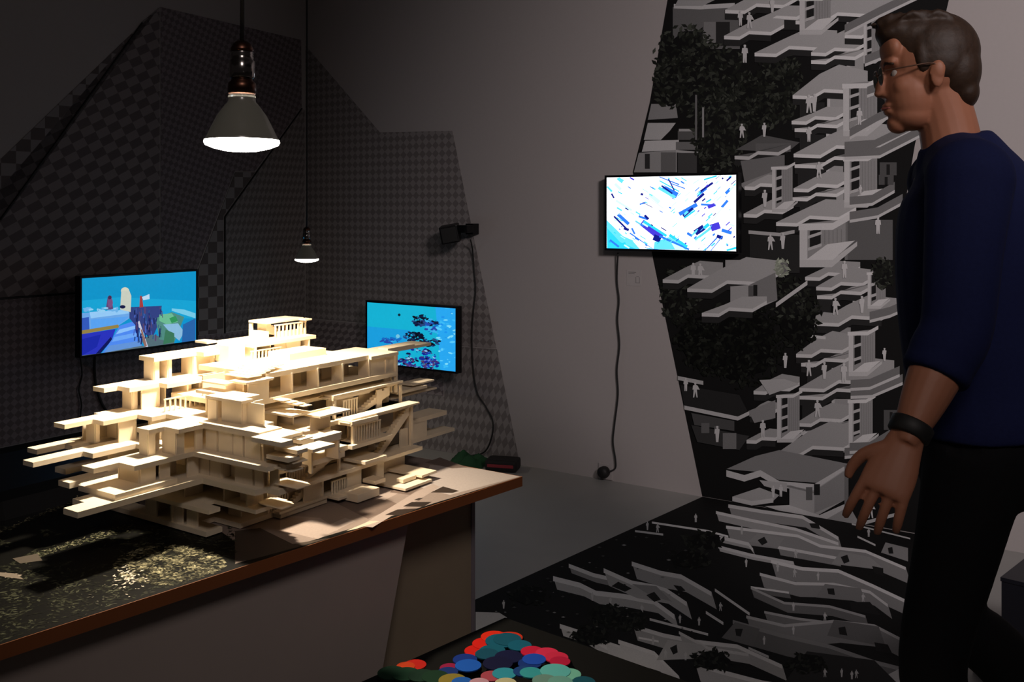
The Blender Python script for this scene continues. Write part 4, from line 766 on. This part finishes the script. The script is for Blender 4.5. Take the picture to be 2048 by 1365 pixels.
bx = floor_pt(2003, 1155, .45); e = Vector((.70, .714, 0)); g2 = Vector((.745, -.667, 0)).normalized()
bxo = tag(empty('dark_box', (bx.x, bx.y, 0)), 'dark blue black box plinth at the right edge behind the walking man', 'plinth')
q = [Vector((0, 0, 0)), g2*.6, g2*.6+e*.5, e*.5]
bmat = mat('dark_blue_lacquer', (0.016, 0.017, 0.028), .5, noise=.1)
prism('box_body', [(v.x, v.y) for v in q], .001, .44, bmat, bxo); q2 = [v*1.0 for v in q]
prism('box_lid', [(v.x-.002*g2.x-.002*e.x, v.y-.002*g2.y-.002*e.y) if i == 0 else (v.x, v.y) for i, v in enumerate(q2)], .4402, .45, bmat, bxo)
rp = floor_pt(2002, 1350)
for i, (c, lab, h) in enumerate((((.20, .010, .012), 'red book at the bottom of the small stack by the dark box', .05), ((.028, .004, .006), 'thin dark maroon book in the middle of the small stack', .02), ((.16, .010, .012), 'thin red book in the upper half of the small stack', .016), ((.006, .008, .02), 'navy book on top of the small stack by the dark box', .03))):
    z = (.001, .0512, .0714, .0876)[i]
    b = tag(empty('book', (rp.x+.06, rp.y+.01, z), .6+.05*i), lab, 'book', 'small stack of books by the dark box'); cm = mat('cover', c, .6)
    w = .11-.006*i
    box('cover', -w, w, -.08, .08, 0, .003, cm, b); box('cover', -w, w, -.08, .08, h-.003, h, cm, b); box('spine', -w, -w+.003, -.08, .08, .003, h-.003, cm, b); box('page_block', -w+.003, w-.004, -.077, .077, .003, h-.003, cm if i in (0, 3) else mat('pages', (.05, .02, .02), .8), b)
# ================================================================ the walking man
person = tag(empty('person', (0.90, 1.95, 0)), 'man in a dark blue sweater and black trousers walking left past the mural, wearing glasses', 'person')
PO = Vector((0.90, 1.95, 0))
def rl(p): return Vector(p)-PO
M['skin'] = mat('skin', (0.37, 0.15, 0.085), .55, noise=.06, scale=30)
M['sweater'] = mat('navy_knit', (0.010, 0.014, 0.058), .9, noise=.2, scale=160, bump=.25, spec=.15)
M['trousers'] = mat('black_cotton', (0.006, 0.006, 0.007), .9, noise=.2, scale=120, bump=.2, spec=.15)
M['hair'] = mat('brown_hair', (0.032, 0.015, 0.007), .6, noise=.5, scale=90, bump=.4)
fwd = Vector((-.93, .37, 0)).normalized(); lft = Vector((-fwd.y, fwd.x, 0)); UPV = Vector((0, 0, 1))
hip = Vector((.925, 1.95, .93))
def bpnt(f, l, z, o=hip): return Vector((o.x, o.y, 0))+fwd*f+lft*l+Vector((0, 0, z))
def build(name, V, Fc, m, vox, parent, smooth=6):
    o = mesh_obj(name, V, Fc, m, parent, True)
    r = o.modifiers.new('skin', 'REMESH'); r.mode = 'VOXEL'; r.voxel_size = vox; r.use_smooth_shade = True
    s = o.modifiers.new('smooth', 'SMOOTH'); s.factor = .5; s.iterations = smooth
    return o
# joints
SH_L, SH_R = Vector((.838, 1.782, 1.425)), Vector((.945, 2.125, 1.43))
EL_L, WR_L = Vector((.790, 1.728, 1.165)), Vector((.672, 1.668, .968))
EL_R, WR_R = Vector((1.04, 2.19, 1.17)), Vector((1.03, 2.20, .93))
NECK0, HEAD = Vector((.885, 1.952, 1.475)), Vector((.828, 1.95, 1.638))
HL, HR = bpnt(0, .09, .90), bpnt(0, -.09, .90)
KN_L, AN_L = Vector((.815, 1.885, .50)), Vector((.825, 1.885, .09))
KN_R, AN_R = Vector((.925, 2.035, .535)), Vector((1.165, 2.005, .25))
def torso(V, Fc, g, first=0):
    pts = [bpnt(-.005, 0, .84), bpnt(-.015, 0, .92), bpnt(0, 0, 1.03), bpnt(.012, 0, 1.17), bpnt(.010, 0, 1.30), bpnt(.008, 0, 1.40), bpnt(.022, 0, 1.465), bpnt(.036, 0, 1.505)]
    R = [(.115+g, .158+g), (.128+g, .170+g), (.115+g, .155+g), (.118+g, .168+g), (.124+g, .188+g), (.112+g, .185+g), (.078+g, .125+g), (.058+g, .070+g)]
    if first: pts, R = [bpnt(-.012, 0, .935), bpnt(-.010, 0, .96)]+pts[2:], [(.142, .184), (.140, .182)]+R[2:]
    tube_geo(pts, R, 26, 4, V, Fc, flat=fwd)
def arm(V, Fc, sh, el, wr, g, upto=1.0):
    a = sh.lerp(el, .5)+Vector((0, 0, .004)); c = el.lerp(wr, .30); d = el.lerp(wr, .65)
    pts = [sh+(sh-el)*.05, sh, a, el, c, d, wr]; R = [.050, .064, .054, .045, .047, .038, (.021, .029)]
    n = len(pts) if upto >= 1 else 5
    if upto < 1: pts = pts[:4]+[el.lerp(wr, upto*.6), el.lerp(wr, upto)]; R = [.050, .066, .058, .052, .051, .045]
    tube_geo(pts, [(r[0]+g, r[1]+g) if isinstance(r, tuple) else r+g for r in R], 18, 4, V, Fc)
def leg(V, Fc, h, kn, an, g):
    a = h.lerp(kn, .45); c = kn.lerp(an, .3); d = kn.lerp(an, .7)
    tube_geo([h+Vector((0, 0, .02)), h, a, kn, c-(fwd*.012), d, an], [.078+g, .084+g, .068+g, .053+g, .054+g, .042+g, .036+g], 18, 4, V, Fc)
def hand(V, Fc, wr, el, side):
    """palm, four unequal bent fingers and a thumb leaving the side of the palm"""
    d = (wr-el).normalized(); th = (fwd-d*fwd.dot(d)).normalized(); nrm = d.cross(th)*side     # nrm: back of the hand outwards
    inn = -nrm if nrm.dot(lft)*side > 0 else nrm
    tube_geo([wr-d*.02, wr+d*.012, wr+d*.05, wr+d*.085, wr+d*.096], [(.028, .021), (.034, .019), (.042, .018), (.043, .0155), (.038, .011)], 16, 3, V, Fc, flat=th)
    for i, (o, L) in enumerate(((.031, .072), (.0105, .080), (-.0105, .074), (-.031, .058))):
        d2 = (d+th*o*4.5).normalized(); b = wr+d*.082+th*o*1.05; p1 = b+d2*L*.46+inn*.008; p2 = p1+(d2*.86+inn*.5).normalized()*L*.36; p3 = p2+(d2*.6+inn*.8).normalized()*L*.30
        tube_geo([b-d*.02, b, p1, p2, p3], [.0098, .0100, .0090, .0082, .0064], 10, 3, V, Fc)
    b = wr+d*.022+th*.028; p1 = b+(d*.62+th*.72+inn*.3).normalized()*.034; p2 = p1+(d*.85+th*.35+inn*.4).normalized()*.030; p3 = p2+(d*.95+inn*.3).normalized()*.022
    tube_geo([b-d*.01-th*.012, b, p1, p2, p3], [.013, .0135, .0115, .0098, .0072], 10, 3, V, Fc)
# head axes
hf = Vector((-.975, .20, -.06)).normalized(); hl = UPV.cross(hf).normalized(); hu = hf.cross(hl)
HS = .93
def hp(x, y, z): return rl(HEAD+(hf*x*.92+hl*y+hu*z)*HS)
RH = Matrix((hf, hl, hu)).transposed()
def hell(c, r, V, Fc): ellipsoid_geo(hp(*c), [r[0]*HS*.92, r[1]*HS, r[2]*HS], V, Fc, 24, 16, RH)
V, Fc = [], []
def shift(V): return [v for v in V]
torso(V, Fc, -.008)
for a in ((SH_L, EL_L, WR_L), (SH_R, EL_R, WR_R)): arm(V, Fc, *a, 0.0)
hand(V, Fc, WR_L, EL_L, 1); hand(V, Fc, WR_R, EL_R, -1)
for a in ((HL, KN_L, AN_L), (HR, KN_R, AN_R)): leg(V, Fc, *a, -.004)
tube_geo([NECK0-Vector((0, 0, .05)), NECK0, NECK0.lerp(HEAD, .45)+Vector((.012, 0, 0)), HEAD+Vector((.018, 0, -.01))], [(.075, .085), (.060, .064), (.055, .056), (.055, .058)], 20, 4, V, Fc, flat=fwd)
V = [Vector(v)-PO for v in V]
for c, r in (((-.014, 0, .030), (.098, .077, .094)), ((.034, 0, -.030), (.058, .061, .084)), ((.036, 0, -.080), (.050, .050, .036)), ((.066, 0, -.098), (.026, .026, .022)), ((.076, 0, .032), (.022, .050, .016)), ((.070, 0, .062), (.026, .056, .036)), ((.098, 0, -.020), (.015, .012, .020)), ((.094, 0, .002), (.010, .0085, .026)), ((.104, 0, -.030), (.012, .011, .009)), ((.091, .011, -.034), (.009, .008, .008)), ((.091, -.011, -.034), (.009, .008, .008)), ((.086, 0, -.058), (.014, .026, .007)), ((.085, 0, -.071), (.013, .023, .008)), ((.050, .036, -.022), (.030, .022, .026)), ((.050, -.036, -.022), (.030, .022, .026)), ((-.008, .078, -.006), (.016, .006, .029)), ((-.008, -.078, -.006), (.016, .006, .029)), ((-.012, .082, .004), (.014, .006, .018)), ((-.012, -.082, .004), (.014, .006, .018))): hell(c, r, V, Fc)
build('body', V, Fc, M['skin'], .0032, person, 3)
# sweater with sleeves pushed up below the elbow
V, Fc = [], []
torso(V, Fc, .013, 1)
V = V
for s in ((SH_L, EL_L, WR_L), (SH_R, EL_R, WR_R)): arm(V, Fc, *s, .009, .42)
for c, e_, w_ in ((SH_L, EL_L, WR_L), (SH_R, EL_R, WR_R)):
    cu = e_.lerp(w_, .40); dd = (w_-e_).normalized(); tube_geo([cu-dd*.02, cu, cu+dd*.012], [.056, .059, .054], 18, 0, V, Fc)
tube_geo([NECK0+Vector((.006, 0, -.02)), NECK0+Vector((.002, 0, .02)), NECK0+Vector((-.002, 0, .036))], [(.078, .088), (.068, .073), (.064, .068)], 22, 3, V, Fc, flat=fwd)
for p0, p1, r in ((bpnt(.03, .0, 1.46), SH_L, (.055, .07)), (bpnt(.03, .0, 1.46), SH_R, (.055, .07))): tube_geo([p0, p0.lerp(p1, .5)+Vector((0, 0, .004)), p1, p1+(p1-p0)*.12], [.072, .070, .070, .05], 16, 3, V, Fc); ellipsoid_geo(p1, (.078, .078, .078), V, Fc)
V = [Vector(v)-PO for v in V]
sw = build('sweater', V, Fc, M['sweater'], .006, person, 5); sw['label'] = 'dark blue sweater with pushed up sleeves'
# trousers
V, Fc = [], []
tube_geo([bpnt(0, 0, .82), bpnt(-.012, 0, .90), bpnt(0, 0, 1.0)], [(.118, .160), (.128, .172), (.118, .160)], 24, 4, V, Fc, flat=fwd)
tube_geo([bpnt(-.04, .075, .92), bpnt(-.045, .08, .87)], [.085, .075], 16, 3, V, Fc); tube_geo([bpnt(-.04, -.075, .92), bpnt(-.045, -.08, .87)], [.085, .075], 16, 3, V, Fc)
for a in ((HL, KN_L, AN_L), (HR, KN_R, AN_R)): leg(V, Fc, *a, .010)
V = [Vector(v)-PO for v in V]
build('trousers', V, Fc, M['trousers'], .008, person, 5)
# shoes
def shoe(an, d, up):
    V, Fc = [], []; d = d.normalized(); up = up.normalized(); b = an-up*.055
    tube_geo([b-d*.065, b-d*.05, b+d*.04, b+d*.12, b+d*.185, b+d*.20], [(.022, .028), (.036, .036), (.038, .042), (.028, .047), (.020, .040), (.008, .02)], 16, 3, V, Fc, flat=up)
    tube_geo([an-up*.06, an+up*.02], [.044, .042], 14, 0, V, Fc)
    V = [Vector(v)-PO for v in V]; o = build('shoe', V, Fc, M['dark'], .006, person, 3)
    V, Fc = [], []; c = b-up*.034; tube_geo([c-d*.085, c-d*.06, c+d*.04, c+d*.13, c+d*.195, c+d*.212], [(.006, .02), (.008, .038), (.008, .042), (.008, .050), (.008, .040), (.006, .014)], 14, 3, V, Fc, flat=up)
    mesh_obj('sole', [Vector(v)-PO for v in V], Fc, M['rubber'], o, True)
shoe(AN_L, fwd, UPV); cr = (AN_R-KN_R).normalized(); fr_ = (fwd+cr*.9-Vector((0, 0, .5))).normalized(); up_ = (-cr-fr_*(-cr).dot(fr_)).normalized(); shoe(AN_R, fr_, up_)
# hair: short at the sides and back, swept forward on top
V, Fc = [], []
for c, r in (((-.024, 0, .048), (.099, .083, .088)), ((.010, 0, .086), (.090, .066, .050)), ((.052, .004, .098), (.054, .054, .033)), ((.074, .010, .094), (.032, .044, .022)), ((-.060, 0, .010), (.062, .074, .075)), ((-.078, 0, -.040), (.036, .056, .040)), ((-.024, .062, .030), (.048, .021, .045)), ((-.024, -.062, .030), (.048, .021, .045)), ((.018, .066, .034), (.016, .012, .034)), ((.018, -.066, .034), (.016, .012, .034))): hell(c, r, V, Fc)
R = random.Random(9)
for i in range(46):
    a = R.uniform(-1, 1); x = R.uniform(-.06, .05); y = a*.06; z = .128-.55*y*y*10*.18-.06*max(0, -x)
    tube_geo([hp(x, y, z-.014), hp(x+.03, y+.004, z+.004), hp(x+.062, y+R.uniform(-.006, .01), z-.004-R.random()*.010)], [.009, .008, .003], 7, 2, V, Fc)
build('hair', V, Fc, M['hair'], .0042, person, 3)
# eyes, brows, lips, glasses
me_, mi = mat('eye_white', (.38, .34, .31), .3), mat('iris', (.03, .03, .03), .2)
for s in (1, -1):
    V, Fc = [], []; ellipsoid_geo(hp(.067, s*.027, .006), (.0115, .0115, .0115), V, Fc, 16, 10); e = mesh_obj('eye', V, Fc, me_, person, True)
    V, Fc = [], []; ellipsoid_geo(hp(.0755, s*.027, .006), (.0052, .0052, .0052), V, Fc, 12, 8); mesh_obj('iris', V, Fc, mi, e, True)
    tube('eyebrow', [hp(.090, s*.012, .024), hp(.090, s*.030, .031), hp(.078, s*.050, .026)], [.003, .004, .002], M['hair'], person, 8, 3)
tube('lips', [hp(.086, .022, -.064), hp(.097, .010, -.064), hp(.098, 0, -.064), hp(.097, -.010, -.064), hp(.086, -.022, -.064)], [.0015, .0032, .0036, .0032, .0015], mat('lips', (.30, .09, .075), .5), person, 8, 3)
gm_ = mat('glasses_frame', (.18, .10, .07), .3, .6); gl = empty('glasses', PO); gl.parent = person; gl.location = (0, 0, 0)
for s in (1, -1):
    ring = [hp(.104-.10*(.0)-abs(math.cos(t))*.0, s*.033+.025*math.cos(t), .004+.019*math.sin(t)) for t in [2*math.pi*i/20 for i in range(21)]]
    tube('rim', ring, .0013, gm_, gl, 6, 2)
    v = [hp(.104, s*.033+.0245*math.cos(t), .004+.0185*math.sin(t)) for t in [2*math.pi*i/20 for i in range(20)]]
    mesh_obj('lens', v+[p+hf*.0008 for p in v], [tuple(range(20)), tuple(range(39, 19, -1))]+[(i, i+20, (i+1) % 20+20, (i+1) % 20) for i in range(20)], mat('spectacle_glass', (.9, .9, .9), .05, trans=1.0, noise=0), gl)
    tube('temple', [hp(.103, s*.058, .012), hp(.06, s*.076, .014), hp(.0, s*.084, .016), hp(-.022, s*.083, -.004)], .0014, gm_, gl, 6, 4)
tube('bridge', [hp(.104, .009, .008), hp(.111, 0, .011), hp(.104, -.009, .008)], .0013, gm_, gl, 6, 3)
# dark strap on the left wrist
dd = (WR_L-EL_L).normalized(); c0 = EL_L.lerp(WR_L, .88)
V, Fc = [], []; tube_geo([c0-dd*.014, c0-dd*.011, c0+dd*.011, c0+dd*.014], [.0335, .0365, .0355, .032], 22, 0, V, Fc)
wb_ = mesh_obj('wrist_strap', [Vector(v)-PO for v in V], Fc, M['rubber'], person, True); wb_['label'] = 'black wrist strap'
